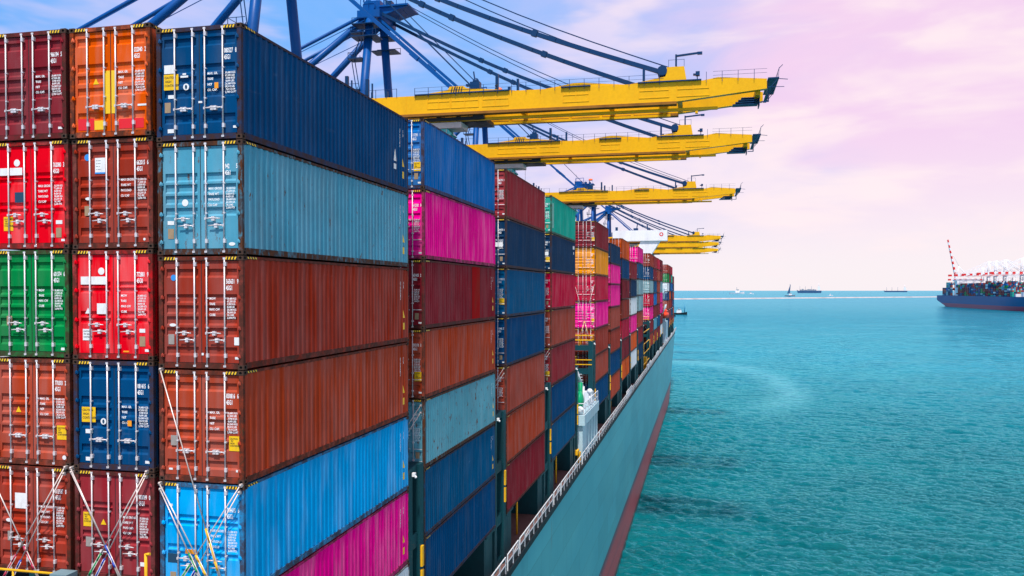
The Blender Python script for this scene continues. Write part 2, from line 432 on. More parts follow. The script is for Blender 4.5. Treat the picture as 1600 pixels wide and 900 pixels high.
def container(label, x, y, z, colk, detail, h=H, door='d', num=None, code='45G1', stickers=(), group='shipping containers stacked on the deck', table=0, zt=1.62, handles=((1, .86), (1, .70)), sidecol=None):
    x += random.uniform(-.018, .018); y += random.uniform(-.03, .03)
    t = thing('shipping_container', label, 'shipping container', (x, y, z), group)
    c = C[colk]; p = parts_for(h)
    fr = obj('frame', p['frame'], t, color=c)
    obj('side_panel', p['side'], t, color=c); obj('side_panel', p['left'], t, color=c)
    obj('roof_panel', p['roof'], t, color=c); obj('end_panel', p['end'], t, color=c)
    if detail >= 1:
        for (cx, cy, cz, sx, sy) in ((0, 0, 0, 1, 1), (0, 0, h - .118, 1, 1), (-W, 0, 0, -1, 1), (-W, 0, h - .118, -1, 1), (0, L, 0, 1, -1), (0, L, h - .118, 1, -1), (-W, L, 0, -1, -1), (-W, L, h - .118, -1, -1)):
            o = obj('corner_casting', CAST, t, (cx, cy, cz)); o.scale = (sx, sy, 1)
    ds = {}
    for r in (False, True):
        d = obj('door', p['door', door, r], t, color=c); ds[r] = d
        if detail >= 1: obj('door_gasket', p['gask', r], d)
        if detail == 2:
            for i in (0, 1): obj('locking_bar', p['bar', r, i], d)
            for k, (i_, hz) in enumerate(handles):
                xx = BARX[r][k % 2] if len(handles) > 1 else BARX[r][0]
                dr = 1 if k % 2 == 0 else -1
                obj('door_handle', handle_mesh(xx, hz, dr), d)
            for hm in p['hinge', r]: obj('hinge', hm, d, color=c)
        else: obj('locking_bar', p['bars', r], d)
    if detail >= 1:
        if h > 2.7:
            for me_ in p['stripe']: obj('warning_stripe', me_, t)
    if num:
        a, sp, b_ = num.rpartition(' ')
        o = obj('number_lettering', text_mesh(a, .165, sx=.50), ds[True], (-.515, .050, h * .755))
        obj('number_lettering', text_mesh(b_, .165, sx=.50), ds[True], (-.205, .050, h * .755))
        obj('size_code_lettering', text_mesh(code, .165, sx=.50), ds[True], (-.515, .050, h * .755 - .165))
        obj('weight_table_lettering', text_mesh(WT[table % 3], .082, sx=.85, lead=.85), ds[True], (-.99, .050, zt))
        obj('weight_table_lettering', text_mesh(WN[table % 3], .070, sx=.85, lead=1.0), ds[True], (-.49, .050, zt))
    for s in stickers:
        k, sx_, sz_ = s[:3]; par = ds[sx_ > -W / 2]; zz = sz_; y_ = .050
        if k == 'caution':
            o = obj('caution_sticker', caution_mesh(.30, .38), par, (sx_, y_, zz))
            obj('caution_lettering', text_mesh('CAUTION\n  9\'6"\n HIGH\nCONTAINER' if len(s) < 4 else s[3], .062, M_BLACK, .8, .95), o, (.02, -.005, .29))
        elif k == 'bigcaution':
            o = obj('caution_sticker', caution_mesh(.42, .40), par, (sx_, y_, zz))
            obj('caution_lettering', text_mesh('CAUTION\n HIGH\nCONTAINER', .085, M_BLACK, .85, 1.2), o, (.02, -.005, .29))
        elif k == 'ybar': obj('caution_sticker', panel_mesh('caution_sticker', M_OLAB, s[3], s[4]), par, (sx_, y_, zz))
        elif k == 'tri': obj('warning_triangle', tri_mesh(s[3] if len(s) > 3 else M_YLAB, .17), par, (sx_, y_, zz))
        elif k == 'tan': obj('data_plate', panel_mesh('data_plate', M_TAN, .17, .26), par, (sx_, y_, zz))
        elif k == 'grey': obj('data_plate', panel_mesh('data_plate', M_GREYP, .17, .26), par, (sx_, y_, zz))
        elif k == 'white': obj('white_label', panel_mesh('white_label', M_WLAB, s[3], s[4]), par, (sx_, y_, zz))
        elif k == 'wcaution':
            o = obj('white_label', panel_mesh('white_label', M_WLAB, .28, .30), par, (sx_, y_, zz))
            obj('caution_lettering', text_mesh('CAUTION\n 9\'6" HIGH\nCONTAINER', .058, M_BLACK, .8, 1.3), o, (.02, -.005, .22))
        elif k == 'poster':
            o = obj('white_label', panel_mesh('white_label', M_WLAB, .31, .42), par, (sx_, y_, zz)); obj('label_band', panel_mesh('label_band', M_BLUELAB, .31, .04), o, (0, -.004, 0))
            obj('label_print', text_mesh('--- ----\n-- -----\n---- --\n-- -----', .07, M_BLACK, .8, 1.1), o, (.03, -.005, .33))
        elif k == 'disc': obj('round_label', disc_mesh('round_label', s[3], s[4], s[5] if len(s) > 5 else 1), par, (sx_, y_, zz))
        elif k == 'ring':
            o = obj('round_label', disc_mesh('round_label', M_WLAB, .085), par, (sx_, y_, zz)); obj('label_print', disc_mesh('label_print', M_NAVYLAB, .055, .6), o, (.0, -.004, 0))
        elif k == 'patch': obj('paint_patch', panel_mesh('paint_patch', s[3], s[4], s[5]), par, (sx_, .051, zz))
    return t

ORD = ['topmost', 'second from top', 'third from top', 'fourth from top', 'fifth from top', 'sixth from top', 'bottom']
SY = '\u25b3'
# ---- the nearest bay: three stacks facing the camera
X0 = -11.33; Z1 = CAMZ + 6.725
wh = lambda x, z, a=.14, b=.06: ('white', x, z, a, b)
bay1C = [
 ('darkblue', 'a', '080527 8', '45G1', [('bigcaution', -2.24, 1.32), ('white', -2.23, 1.74, .30, .22), ('tan', -2.22, .74), wh(-2.12, 1.10, .18, .09), ('ring', -1.60, 1.38), ('ybar', -.79, 1.30, .11, .15), wh(-.27, .28), wh(-2.14, .22, .18, .10), wh(-1.25, .95, .11, .05), ('patch', -1.76, 1.62, M_WLAB, .22, .05), ('patch', -1.70, 1.69, M_WLAB, .10, .04)]),
 ('steel', 'b', '942 5', '4561', [('disc', -1.66, 1.34, M_WLAB, .09), ('tan', -2.16, .42), wh(-2.17, .78, .19, .10), ('disc', -.33, .27, M_WLAB, .045, 2)]),
 ('brownred', 'd', '565631 9', '45G1', [('disc', -2.02, 2.34, M_BLUELAB, .08), ('grey', -2.18, .62), ('white', -.29, .62, .14, .20), ('disc', -2.05, 1.12, M_WLAB, .04, 2.4), wh(-.27, .26), wh(-1.22, .35, .06, .06)]),
 ('brick', 'd', '830816 6', '45G1', [('caution', -.44, .84), ('grey', -2.12, .92), wh(-.25, .30), wh(-2.18, .28, .11, .05)]),
 ('sky', 'c', '084418 6', '45G1', [('ybar', -1.72, 1.04, .34, .12), ('patch', -2.23, .78, M_NAVYLAB, .30, .24), ('tan', -2.16, .28), ('tri', -1.62, .85, M_WLAB), wh(-2.2, 2.25, .12, .06)]),
 ('magenta', 'd', '771204 3', '45G1', []), ('white', 'b', '220918 4', '45G1', [])]
bay1B = [
 ('orange', 'a', '022040 2', '45G1', [('tri', -1.75, 1.40), ('patch', -1.40, .62, M_HAZY, .16, 1.12), ('patch', -1.20, .62, M_HAZY, .13, 1.12), ('patch', -2.22, .21, M_REDLAB, .48, .30), ('patch', -1.72, .21, M_HAZY, .34, .24), ('patch', -.98, .21, M_REDLAB, .74, .26), ('white', -.42, .78, .28, .05)]),
 ('brownred', 'd', '662015 6', '45G1', [('poster', -1.77, 1.98), ('disc', -2.0, 2.42, M_BLUELAB, .09), ('tan', -2.10, .88), ('disc', -1.98, 1.33, M_WLAB, .04, 2.4), ('disc', -.3, .24, M_WLAB, .035)]),
 ('red', 'c', '772881 9', '45G0', [('disc', -1.58, 2.33, M_WLAB, .095), ('white', -2.21, 1.98, .80, .21), ('tri', -2.08, 1.21, M_WLAB), ('white', -1.72, 1.20, .30, .28), ('wcaution', -2.16, .50), ('tan', -.44, .36), ('white', -.44, .72, .17, .10), wh(-.28, .22, .13, .07), ('ybar', -.93, .20, .17, .04)]),
 ('darkblue', 'a', '081415 6', '45G1', [('bigcaution', -2.21, 1.25), ('ring', -1.55, 1.28), ('ybar', -.82, 1.18, .12, .15), wh(-2.1, .95, .22, .11), wh(-2.1, .22, .2, .10), wh(-.3, .22, .13, .07)]),
 ('claret', 'c', '903099 0', '45G1', [('caution', -2.20, 1.38), ('tri', -1.67, 1.45), ('grey', -2.13, .84), wh(-.48, .42, .2, .11)])]
bay1A = [
 ('maroon', 'a', '966194 5', '45G1', [wh(-.3, .26, .13, .06)]),
 ('red', 'c', '762080 3', '45G0', [('disc', -1.66, 2.33, M_WLAB, .095), ('white', -2.21, 2.00, .72, .20), ('patch', -1.74, 1.26, M_NAVYLAB, .30, .28), ('caution', -2.10, .50), ('tan', -.44, .30), ('white', -.44, .66, .2, .10), wh(-.28, .20)]),
 ('green', 'd', '601574 6', '45G1', [('tan', -2.02, .85), wh(-.3, .2, .11, .07)]),
 ('brick', 'd', '770303 2', '45G1', [('tri', -1.76, 1.42, M_YLAB), ('caution', -.46, .72), ('disc', -.24, .24, M_WLAB, .06)]),
 ('brownred', 'd', '013587 0', '45G1', [('white', -1.80, 1.72, .36, .42), ('grey', -2.05, .82), ('disc', -2.0, 1.38, M_WLAB, .05, 2)])]
for stack, xs, top, nm in ((bay1C, X0, Z1, 'nearest waterside stack'), (bay1B, X0 - W - .16, Z1 + .19, 'stack just left of the dark gap'), (bay1A, X0 - 2 * W - .26, Z1 + .21, 'stack cut by the left edge')):
    for k, (ck, dk, num, code, st) in enumerate(stack):
        container(f'{CN[ck]} container, {ORD[k]} of the {nm}', xs, 19.11, top - H - k * PITCH, ck, 2, door=dk, num=num, code=code, stickers=st, table=k,
                  zt=1.78 if dk == 'd' else 1.66, handles=((1, .92), (1, .74)) if k % 3 else ((1, .80), (1, .80)))
# long-side markings of the nearest outer stack: vertical lettering and small triangles near the far end
def side_marks(root, col='white'):
    me = text_mesh('MAX. GROSS 30,480 KG', .085, sx=.8).copy(); me.transform(Matrix.Rotation(math.pi / 2, 4, 'Z')); me.transform(Matrix.Rotation(-math.pi / 2, 4, 'X'))
    me2 = text_mesh('CU. CAP.', .085, sx=.8).copy(); me2.transform(Matrix.Rotation(math.pi / 2, 4, 'Z')); me2.transform(Matrix.Rotation(-math.pi / 2, 4, 'X'))
    o = obj('side_lettering', me, root, (-.010, L - .95, 2.35)); o2 = obj('side_lettering', me2, root, (-.010, L - .62, 2.35))
    t1 = MB().prism([(0, 0), (.2, 0), (.0, .30)], 'x', -.003, 0).mesh('warning_triangle', M_YLAB)
    obj('warning_triangle', t1, root, (-.009, L - .64, .95)); obj('caution_sticker', MB().box((-.003, 0, 0), (0, .16, .26)).mesh('caution_sticker', M_YLAB), root, (-.009, L - .64, .50))
roots = [o for o in bpy.data.objects if o.name.startswith('shipping_container')]
for o in roots[:7]:
    if o is not roots[0]: side_marks(o)

# ---- bays further along the ship
BAYS = [  # y, top above camera, detail, [(colour, height, doorkind)...], name
 (33.195, 7.129, 1, ['blue', 'magenta', 'maroon', 'brick', 'paleblue', 'deepblue', 'darkblue'], 'second stack along the ship'),
 (48.112, 7.158, 1, ['claret', 'navy', 'deepblue', 'darkblue', 'rust', 'brick', 'maroon'], 'third stack along the ship'),
 (63.049, 7.266, 1, ['teal', 'navy', 'crimson', 'rust', 'claret', 'darkblue', 'deepblue'], 'fourth stack along the ship'),
 (89.994, 7.512, 1, ['maroon', 'amber', 'crimson', 'magenta', 'brownred', 'rust', 'darkblue'], 'fifth stack, past the white tower'),
 (104.9, 6.0, 0, ['navy', 'magenta', 'magenta', 'rust', 'brownred', 'darkblue', 'brick'], 'sixth stack along the ship'),
 (119.8, 7.45, 0, ['orange', 'darkblue', 'maroon', 'brownred', 'crimson', 'maroon', 'orange'], 'seventh stack along the ship'),
 (134.7, 4.7, 0, ['maroon', 'navy', 'white', 'magenta', 'orange', 'white'], 'low eighth stack along the ship'),
 (150.2, 7.85, 0, ['magenta', 'deepblue', 'greysteel', 'greysteel', 'rust', 'maroon', 'navy'], 'ninth stack, before the second gap'),
 (183.5, 8.1, 0, ['brownred', 'darkblue', 'greysteel', 'crimson', 'magenta', 'maroon', 'brownred'], 'tenth stack, just past the second gap'),
 (198.4, 8.1, 0, ['claret', 'maroon', 'deepblue', 'blue', 'maroon', 'steel', 'brownred'], 'eleventh stack along the ship'),
 (213.3, 8.2, 0, ['crimson', 'rust', 'rust', 'brownred', 'maroon', 'deepblue', 'maroon'], 'twelfth stack along the ship'),
 (228.2, 8.3, 0, ['maroon', 'claret', 'greysteel', 'magenta', 'magenta', 'maroon', 'white'], 'thirteenth stack, before the far deckhouse'),
 (274.0, 8.4, 0, ['brownred', 'green', 'white', 'darkblue', 'rust', 'claret', 'darkblue'], 'fourteenth stack, just past the far deckhouse'),
 (288.9, 8.5, 0, ['claret', 'maroon', 'deepblue', 'orange', 'brownred', 'claret', 'rust'], 'fifteenth stack along the ship'),
 (303.8, 8.5, 0, ['crimson', 'teal', 'blue', 'navy', 'maroon', 'darkblue', 'maroon'], 'sixteenth stack along the ship'),
 (322.0, 5.4, 0, ['maroon', 'navy', 'brownred', 'deepblue', 'rust', 'claret'], 'farthest stack near the bow'),
]
NUMS = ['117291 1', '612301 8', '631435 2', '502178 3', '244150 6', '117338 0', '118402 7', '330052 9', '400515 2', '741462 0', '204431 5', '813307 1', '560218 4', '909120 8']
ni = 0
dkinds = 'adbdacd'
for bi, (by, top, det, cols, nm) in enumerate(BAYS):
    z = CAMZ + top; n = len(cols)
    for k, ck in enumerate(cols):
        hh = 2.591 if (bi == 4 and k < 2) else H
        z -= hh + (0 if k == 0 else .024)
        st = []
        if det == 1:
            if (k + bi) % 3 == 0: st.append(('caution', -.46, .74))
            if (k + bi) % 2 == 0: st.append(('tan', -.44, .40))
            if ck in ('navy',): st += [('white', -.98, 1.25, .72, .26)]
            st.append(wh(-.28, .22, .13, .07))
        tier = ORD[k] if k < n - 1 else 'bottom'
        container(f'{CN[ck]} container, {tier} of the {nm}', X0, by, z, ck, det, h=hh, door=dkinds[(k + bi) % 7] if hh > 2.7 else 'd', num=NUMS[(k + bi * 3) % 14] if (det == 1 or bi in (8,)) else None, stickers=st, table=k)
# marks that single containers carry on the long side
allc = [o for o in bpy.data.objects if o.name.startswith('shipping_container')]
def find(lbl): return next(o for o in allc if o['label'].startswith(lbl))
o = find('teal green container, topmost'); obj('side_lettering', MB().box((-.003, 0, 0), (0, .16, 1.9)).mesh('side_lettering', M_WLAB), o, (-.012, .55, .45))
o = find('navy blue container, second from top of the fourth'); obj('side_lettering', MB().box((-.003, 0, 0), (0, .95, .30)).mesh('side_lettering', M_WLAB), o, (-.012, L - 1.5, 2.2)); obj('side_lettering', MB().box((-.003, 0, 0), (0, .35, .22)).mesh('side_lettering', M_WLAB), o, (-.012, L - 1.2, 1.75))
o = find('dark maroon container, third from top of the second'); obj('repair_patch', MB().box((-.002, 0, .18), (0, 1.5, 2.8)).mesh('repair_patch', grimy('repainted_red', (.36, .012, .014), .6, spec=0)), o, (-.0135, 7.4, 0), label='brighter red repainted strip on the side')
for l in ('dark maroon container, third from top of the second', 'brick red container, fourth from top of the second', 'rusty pale blue container, fifth from top of the second', 'deep sea blue container, sixth from top of the second'): side_marks(find(l))
o = roots[0]
obj('side_logo', MB().prism([(0, 0), (.26, 0), (.19, .28), (.13, .46), (.07, .28)], 'x', -.003, 0).mesh('side_logo', M_WLAB), o, (-.009, L - 1.55, 1.05), label='small white triangular mark')
obj('side_logo', MB().box((-.003, 0, 0), (0, .24, .20)).mesh('side_logo', M_WLAB), o, (-.009, L - 1.55, .75)); side_marks(o)

# ---------------------------------------------------------------- the container ship
def hull_mat():
    m, t, b = mat('hull_paint', None, .42, 0, .35)
    c = N(t, 'ShaderNodeTexCoord').outputs['Object']; sp = N(t, 'ShaderNodeSeparateXYZ'); t.links.new(c, sp.inputs[0])
    big = noise(t, mapping(t, c, (.05, .05, .12)), 1, 5, .6); stk = noise(t, mapping(t, c, (.9, .9, .06)), 1.0, 6, .65); spk = noise(t, mapping(t, c, (.5, .5, .5)), 2.0, 7, .75)
    band = noise(t, mapping(t, c, (.1, .02, .9)), 1.3, 4, .6)
    teal = mixc(t, mrange(t, big, .3, .7), (.060, .35, .43), (.090, .41, .47))
    bk = N(t, 'ShaderNodeTexBrick'); bk.offset = .5; bk.inputs['Scale'].default_value = 1.0; bk.inputs['Brick Width'].default_value = 9.0; bk.inputs['Row Height'].default_value = 2.6
    bk.inputs['Mortar Size'].default_value = .03; bk.inputs['Mortar Smooth'].default_value = .6; bk.inputs['Color1'].default_value = (.86, .86, .86, 1); bk.inputs['Color2'].default_value = (1.06, 1.06, 1.06, 1); bk.inputs['Mortar'].default_value = (.42, .42, .42, 1)
    cx_ = N(t, 'ShaderNodeCombineXYZ'); t.links.new(sp.outputs[1], cx_.inputs[0]); t.links.new(sp.outputs[2], cx_.inputs[1]); t.links.new(cx_.outputs[0], bk.inputs['Vector'])
    teal = mixc(t, .8, teal, mixc(t, 1.0, teal, bk.outputs['Color'], 'MULTIPLY'))
    teal = mixc(t, mrange(t, noise(t, mapping(t, c, (1.6, .8, .10)), 1.0, 8, .72), .62, .72, 0, .55), teal, (.17, .10, .07))
    teal = mixc(t, mrange(t, stk, .5, .8, 0, .38), teal, (.03, .16, .22))
    teal = mixc(t, mrange(t, band, .55, .8, 0, .3), teal, (.10, .40, .48))
    teal = mixc(t, mrange(t, spk, .74, .78), teal, (.06, .05, .05))
    red = mixc(t, mrange(t, big, .3, .7), (.33, .030, .045), (.40, .050, .060))
    red = mixc(t, mrange(t, band, .45, .8, 0, .65), red, (.13, .04, .06))
    red = mixc(t, mrange(t, noise(t, mapping(t, c, (.4, .12, 1.6)), 1.4, 7, .7), .55, .75, 0, .6), red, (.33, .16, .17))
    zz = mth(t, 'ADD', sp.outputs[2], mth(t, 'MULTIPLY', spk, .10))
    scum = mixc(t, mrange(t, zz, .3, 1.3), (.05, .035, .035), red)
    red2 = mixc(t, mrange(t, zz, 4.6, 6.0), scum, (.09, .05, .085))
    f = mth(t, 'GREATER_THAN', sp.outputs[2], 6.0)
    t.links.new(mixc(t, f, red2, teal), b.inputs['Base Color'])
    bp = N(t, 'ShaderNodeBump'); bp.inputs['Strength'].default_value = .35; bp.inputs['Distance'].default_value = .06
    t.links.new(noise(t, mapping(t, c, (.22, .22, .35)), 1, 2, .4), bp.inputs['Height']); t.links.new(bp.outputs[0], b.inputs['Normal'])
    return m
M_HULL = hull_mat()
M_STR = grimy('lashing_bridge_paint', (.006, .052, .066), .5, (.01, .02, .025), .5, sc=.8)
M_DECK = grimy('deck_paint', (.15, .085, .075), .7, (.08, .045, .04), .7, sc=.6)
M_BLK = grimy('black_steel', (.010, .018, .024), .6, (.02, .015, .012), .3)
M_RAILW = grimy('white_rail', (.66, .70, .74), .45, (.4, .3, .25), .2, sc=2)
M_YEL = grimy('safety_yellow', (.80, .42, .012), .5, (.3, .16, .03), .4, sc=2)
M_WST = grimy('white_steel', (.42, .60, .68), .45, (.35, .40, .42), .4, sc=.7)
M_GRN = grimy('green_tank', (.0, .34, .14), .4, (.0, .12, .06), .4)
M_ORG = grimy('lifeboat_orange', (.80, .06, .02), .4, (.4, .05, .02), .3)
XC = -34.0
ship = thing('container_ship', 'huge teal container ship with red underside and white deck rails, moored beside the open water', 'container ship', (XC, 150, 0))
def S(name, b, m, parent=None, label=None):      # a ship part given in world coordinates
    me = b.mesh(name, m); me.transform(Matrix.Translation((-XC, -150, 0))); return obj(name, me, parent or ship, label=label)
# hull lofted from stations
zs = [-9, -4, -1, 0, 2, 4, 6, 8.5, 11, 14, 17, 19.8]
ys = [-75, -60, -40, -10, 20, 60, 100, 150, 200, 240, 260, 275, 290, 305, 318, 330, 342, 354, 366, 378, 388]
def half(y, z):
    hb = 23.35; k = max(0, min(1, z / 19.8))
    y0 = 262 + 58 * k; y1 = 372 + 20 * k
    f = 1 if y <= y0 else max(0.0, 1 - ((y - y0) / (y1 - y0)) ** (2.2))
    if z < 0: f *= 1 - (.25 * (z / -9) ** 2) * (1 if abs(y - 130) > 130 else .35)
    if y < -40: f *= .80 + .20 * (y + 75) / 35
    return hb * f
hb = MB(); nz = len(zs); ysf = []
for a, c in zip(ys[:-1], ys[1:]): ysf += list(np.linspace(a, c, 3)[:-1])
ysf.append(ys[-1])
for sgn in (1, -1):
    i0 = len(hb.v)
    for y in ysf:
        for z in zs: hb.v.append((XC + sgn * half(y, z), y, z))
    for i in range(len(ysf) - 1):
        for j in range(nz - 1):
            q = (i0 + i * nz + j, i0 + (i + 1) * nz + j, i0 + (i + 1) * nz + j + 1, i0 + i * nz + j + 1)
            hb.f.append(q if sgn > 0 else q[::-1]); hb.m.append(0); hb.sm.append(True)
# transom
hb.face([(XC + half(-75, z), -75, z) for z in zs] + [(XC - half(-75, z), -75, z) for z in reversed(zs)])
S('hull', hb, M_HULL)
sb = MB(); dk = MB()
for y0, y1 in zip(ysf[:-1], ysf[1:]):
    a, c = half(y0, 19.8), half(y1, 19.8)
    for s_ in (1, -1):
        sb.hexa([(XC + s_ * (a - .12), y0, 19.8), (XC + s_ * (a + .03), y0, 19.8), (XC + s_ * (c + .03), y1, 19.8), (XC + s_ * (c - .12), y1, 19.8),
                 (XC + s_ * (a - .12), y0, 20.2), (XC + s_ * (a + .03), y0, 20.2), (XC + s_ * (c + .03), y1, 20.2), (XC + s_ * (c - .12), y1, 20.2)])
    dk.face([(XC - a + .1, y0, 20.0), (XC + a - .6, y0, 20.0), (XC + c - .6, y1, 20.0), (XC - c + .1, y1, 20.0)])
    sb.face([(XC + a - .6, y0, 20.0), (XC + a - .1, y0, 20.0), (XC + c - .1, y1, 20.0), (XC + c - .6, y1, 20.0)])
S('sheer_strake', sb, M_BLK); S('deck', dk, M_DECK)
# hatch coaming under every bay (the outer stack stands on pillars outboard of it)
bay_y = [19.11] + [b_[0] for b_ in BAYS]
for y in bay_y:
    b = MB(); b.box((-14.2, y + .4, 20.004), (-53.8, y + L - .4, 22.2)); b.box((-13.95, y + .1, 22.2), (-54, y + L - .1, 22.62))
    for k in range(7): b.box((-14.2, y + .8 + k * 1.75, 20.004), (-13.8, y + .92 + k * 1.75, 22.2))
    S('hatch_coaming', b, M_BLK)
    bot = min(o.location.z for o in allc if abs(o.location.y - y) < .1)
    for yy in (y + .1, y + L - 1.9):
        p = MB()
        p.prism([(yy, 20.004), (yy + 1.8, 20.004), (yy + 1.8, bot - .01), (yy, bot - .01)], 'x', -11.5, -11.62)
        p.box((-11.62, yy, 20.004), (-13.4, yy + .12, bot - .012)); p.box((-11.62, yy + 1.68, 20.004), (-13.4, yy + 1.8, bot - .012))
        p.box((-11.36, yy - .02, bot - .14), (-13.8, yy + 1.82, bot - .012))
        S('container_pedestal', p, M_STR)
    S('vent_pipe', MB().tube((-11.9, y + 5.3, 20.004), (-11.9, y + 5.3, bot - .02), .07, 6), M_YEL)
# lashing bridges
def lashing(y0, y1, top, yrail=True, two=False, x_in=-54):
    b = MB(); xo = -11.42; n = max(2, int((top - 22.8) / 3.2)); g = (top - 22.8) / n
    wcol = min(.55, (y1 - y0) * .3)
    b.box((xo, y0, 20.004), (xo - .5, y0 + wcol, top)); b.box((xo + .06, y1 - wcol, 20.004), (xo - .5, y1, top))
    for k in range(n + 1):
        zz = 22.8 + k * g - .35; b.box((xo - .04, y0 + wcol, zz), (xo - .46, y1 - wcol, zz + .6 if k < n else top))
    b.box((xo - .04, y0 + wcol, 20.004), (xo - .46, y1 - wcol, 20.5))
    r = S('lashing_bridge', b, M_STR)
    t = MB()
    lev = [top - .5, top - 3.2] if not two else [top - .7, top - 3.2]
    for z in lev: t.box((xo - .5, y0 + .15, z), (x_in, y1 - .15, z + .25)); t.box((xo - .5, y0 + .1, z - .3), (x_in, y0 + .22, z)); t.box((xo - .5, y1 - .22, z - .3), (x_in, y1 - .1, z))
    x = -13.9
    while x > x_in: t.box((x, y0 + .12, 20.004), (x - .3, y0 + .42, top)); t.box((x, y1 - .42, 20.004), (x - .3, y1 - .12, top)); x -= 2.53 * 2
    S('walkway', t, M_STR, r)
    if yrail:
        q = MB()
        for z in [lev[0] + .25]:
            for hh in (.55, 1.05):
                q.tube((xo - .1, y0 + .12, z + hh), (xo - 6, y0 + .12, z + hh), .035, 5); q.tube((xo - .1, y1 - .12, z + hh), (xo - 6, y1 - .12, z + hh), .035, 5); 
            q.tube((xo - .1, y0 + .12, z + 1.05), (xo - .1, y1 - .12, z + 1.05), .035, 5)
            for k in range(5):
                for yy in (y0 + .12, y1 - .12): q.tube((xo - .1 - 1.4 * k, yy, z), (xo - .1 - 1.4 * k, yy, z + 1.05), .03, 5)
        if two:
            for hh in (.5, 1.0): q.beam((xo - .1, y0 - .05, lev[1] + .25 + hh), (xo - 6, y0 - .05, lev[1] + .25 + hh), .05, .09)
        S('safety_rail', q, M_YEL, r)
    for zz in (23.6, 24.6): S('grab_rail', MB().box((xo + .06, y1 - wcol + .1, zz), (xo + .15, y1 - wcol + .3, zz + .85)), M_YEL, r)
    l = MB(); l.box((xo + .07, y0 + .25, top - .30), (xo + .2, y0 + .38, top - .15)); l.ball((xo + .2, y0 + .32, top - .32), .06); S('deck_lamp', l, M_WLAB, r)
gaps = [(31.40, 33.10, 28.85, False), (45.50, 48.0, 28.95, False), (60.42, 62.95, 29.0, False), (75.35, 77.0, 29.1, True), (88.25, 89.85, 30.6, True),
        (102.3, 104.8, 29.3, False), (117.2, 119.7, 29.3, False), (132.1, 134.6, 29.3, False), (147.1, 150.1, 29.4, False), (162.5, 164.3, 29.5, True), (181.6, 183.3, 29.5, True),
        (195.8, 198.3, 29.5, False), (210.7, 213.2, 29.6, False), (225.6, 228.1, 29.7, False), (240.6, 242.2, 29.8, False), (272.2, 273.9, 29.8, False),
        (286.3, 288.8, 29.9, False), (301.2, 303.7, 29.9, False), (316.1, 321.9, 29.9, False)]
for i, (a, c, t_, yr) in enumerate(gaps): lashing(a, c, t_, yr, two=(i == 4), x_in=-54 if i < 14 else -30)
# the lashing bridge in front of the nearest bay: its yellow rail just enters the picture
b = MB(); b.box((-14.6, 17.2, 27.6), (-54, 18.9, 27.8)); 
for x in range(7): b.box((-16 - x * 5.5, 17.3, 20.004), (-16.3 - x * 5.5, 17.6, 27.6))
r = S('lashing_bridge', b, M_STR)
q = MB()
for x in range(20): q.tube((-16.1 - x * 1.5, 18.35, 27.8), (-16.1 - x * 1.5, 18.35, 28.68), .03, 6)
for z in (28.3, 28.68): q.tube((-16.1, 18.35, z), (-46, 18.35, z), .035, 6)
S('safety_rail', q, M_YEL, r)
q = MB(); q.tube((-13.82, 18.6, 27.8), (-13.82, 18.6, 29.30), .04, 6); q.tube((-13.82, 18.6, 29.28), (-13.70, 18.6, 29.30), .04, 6); S('rail_post', q, M_YEL, r)
b = MB(); b.box((-15.85, 18.2, 27.9), (-16.35, 18.6, 28.72)); S('junction_box', b, grimy('grey_box', (.16, .26, .30), .5), r)
# white guard rails along the deck edge, one section per bay
def rail(y0, y1):
    b = MB(); x = -10.72; n = max(1, round((y1 - y0) / 1.45)); z0, z1 = 20.2, 21.12
    for k in range(n + 1):
        y = y0 + (y1 - y0) * k / n; xx = XC + half(y, 19.8) - .06
        b.beam((xx, y, z0), (xx, y, z1), .06, .06)
        if k % 4 == 2: b.beam((xx - .35, y, z0), (xx, y, z1 - .15), .05, .05)
        if k < n:
            y2 = y0 + (y1 - y0) * (k + 1) / n; x2 = XC + half(y2, 19.8) - .06
            for z in (z1, z0 + .5): b.beam((xx, y, z), (x2, y2, z), .055, .055)
    S('guard_rail', b, M_RAILW)
edges = [(-60, 18.2)] + [(y + .8, y + L - .2) for y in bay_y[:4]] + [(77.2, 88.0)] + [(y + .6, y + L) for y in bay_y[4:9]] + [(163.5, 182)] + [(y + .6, y + L) for y in bay_y[9:13]] + [(243, 271)] + [(y + .6, y + L) for y in bay_y[13:16]] + [(322, 350)]
for a, c in edges: rail(a, c)
for a, c, *_r in gaps[:12]: rail(a + .2, c + .5)
# solid white bulwark screens between rails far forward
for a, c in ((122, 131), (166, 179), (200, 209), (216, 223), (246, 268), (291, 299), (330, 345)):
    b = MB(); b.box((-10.9, a, 20.2), (-10.82, c, 21.3)); S('bulwark_screen', b, M_RAILW)
# white deck tower with winch tank and davit in the first wide gap
b = MB(); b.box((-11.0, 77.6, 20.004), (-13.6, 88.0, 23.4)); b.box((-10.75, 77.3, 23.4), (-14.2, 88.15, 24.35))
for k in range(4): b.box((-10.80, 80.6 + k * 2.1, 20.3), (-11.0, 81.0 + k * 2.1, 23.4))
tw = S('deck_tower', b, M_WST, label='white tower with green tank and small davit')
b = MB()
for k in range(3): b.box((-10.985, 81.15 + k * 2.1, 20.5), (-11.04, 82.4 + k * 2.1, 23.1))
S('opening', b, M_STR, tw)
b = MB()
for k in range(8):
    y = 77.4 + k * 1.5; b.tube((-10.85, y, 24.35), (-10.85, y, 25.45), .045, 5)
for z in (24.9, 25.45): b.tube((-10.85, 77.4, z), (-10.85, 87.9, z), .045, 5); b.tube((-10.85, 77.4, z), (-14, 77.4, z), .045, 5)
S('guard_rail', b, M_RAILW, tw)
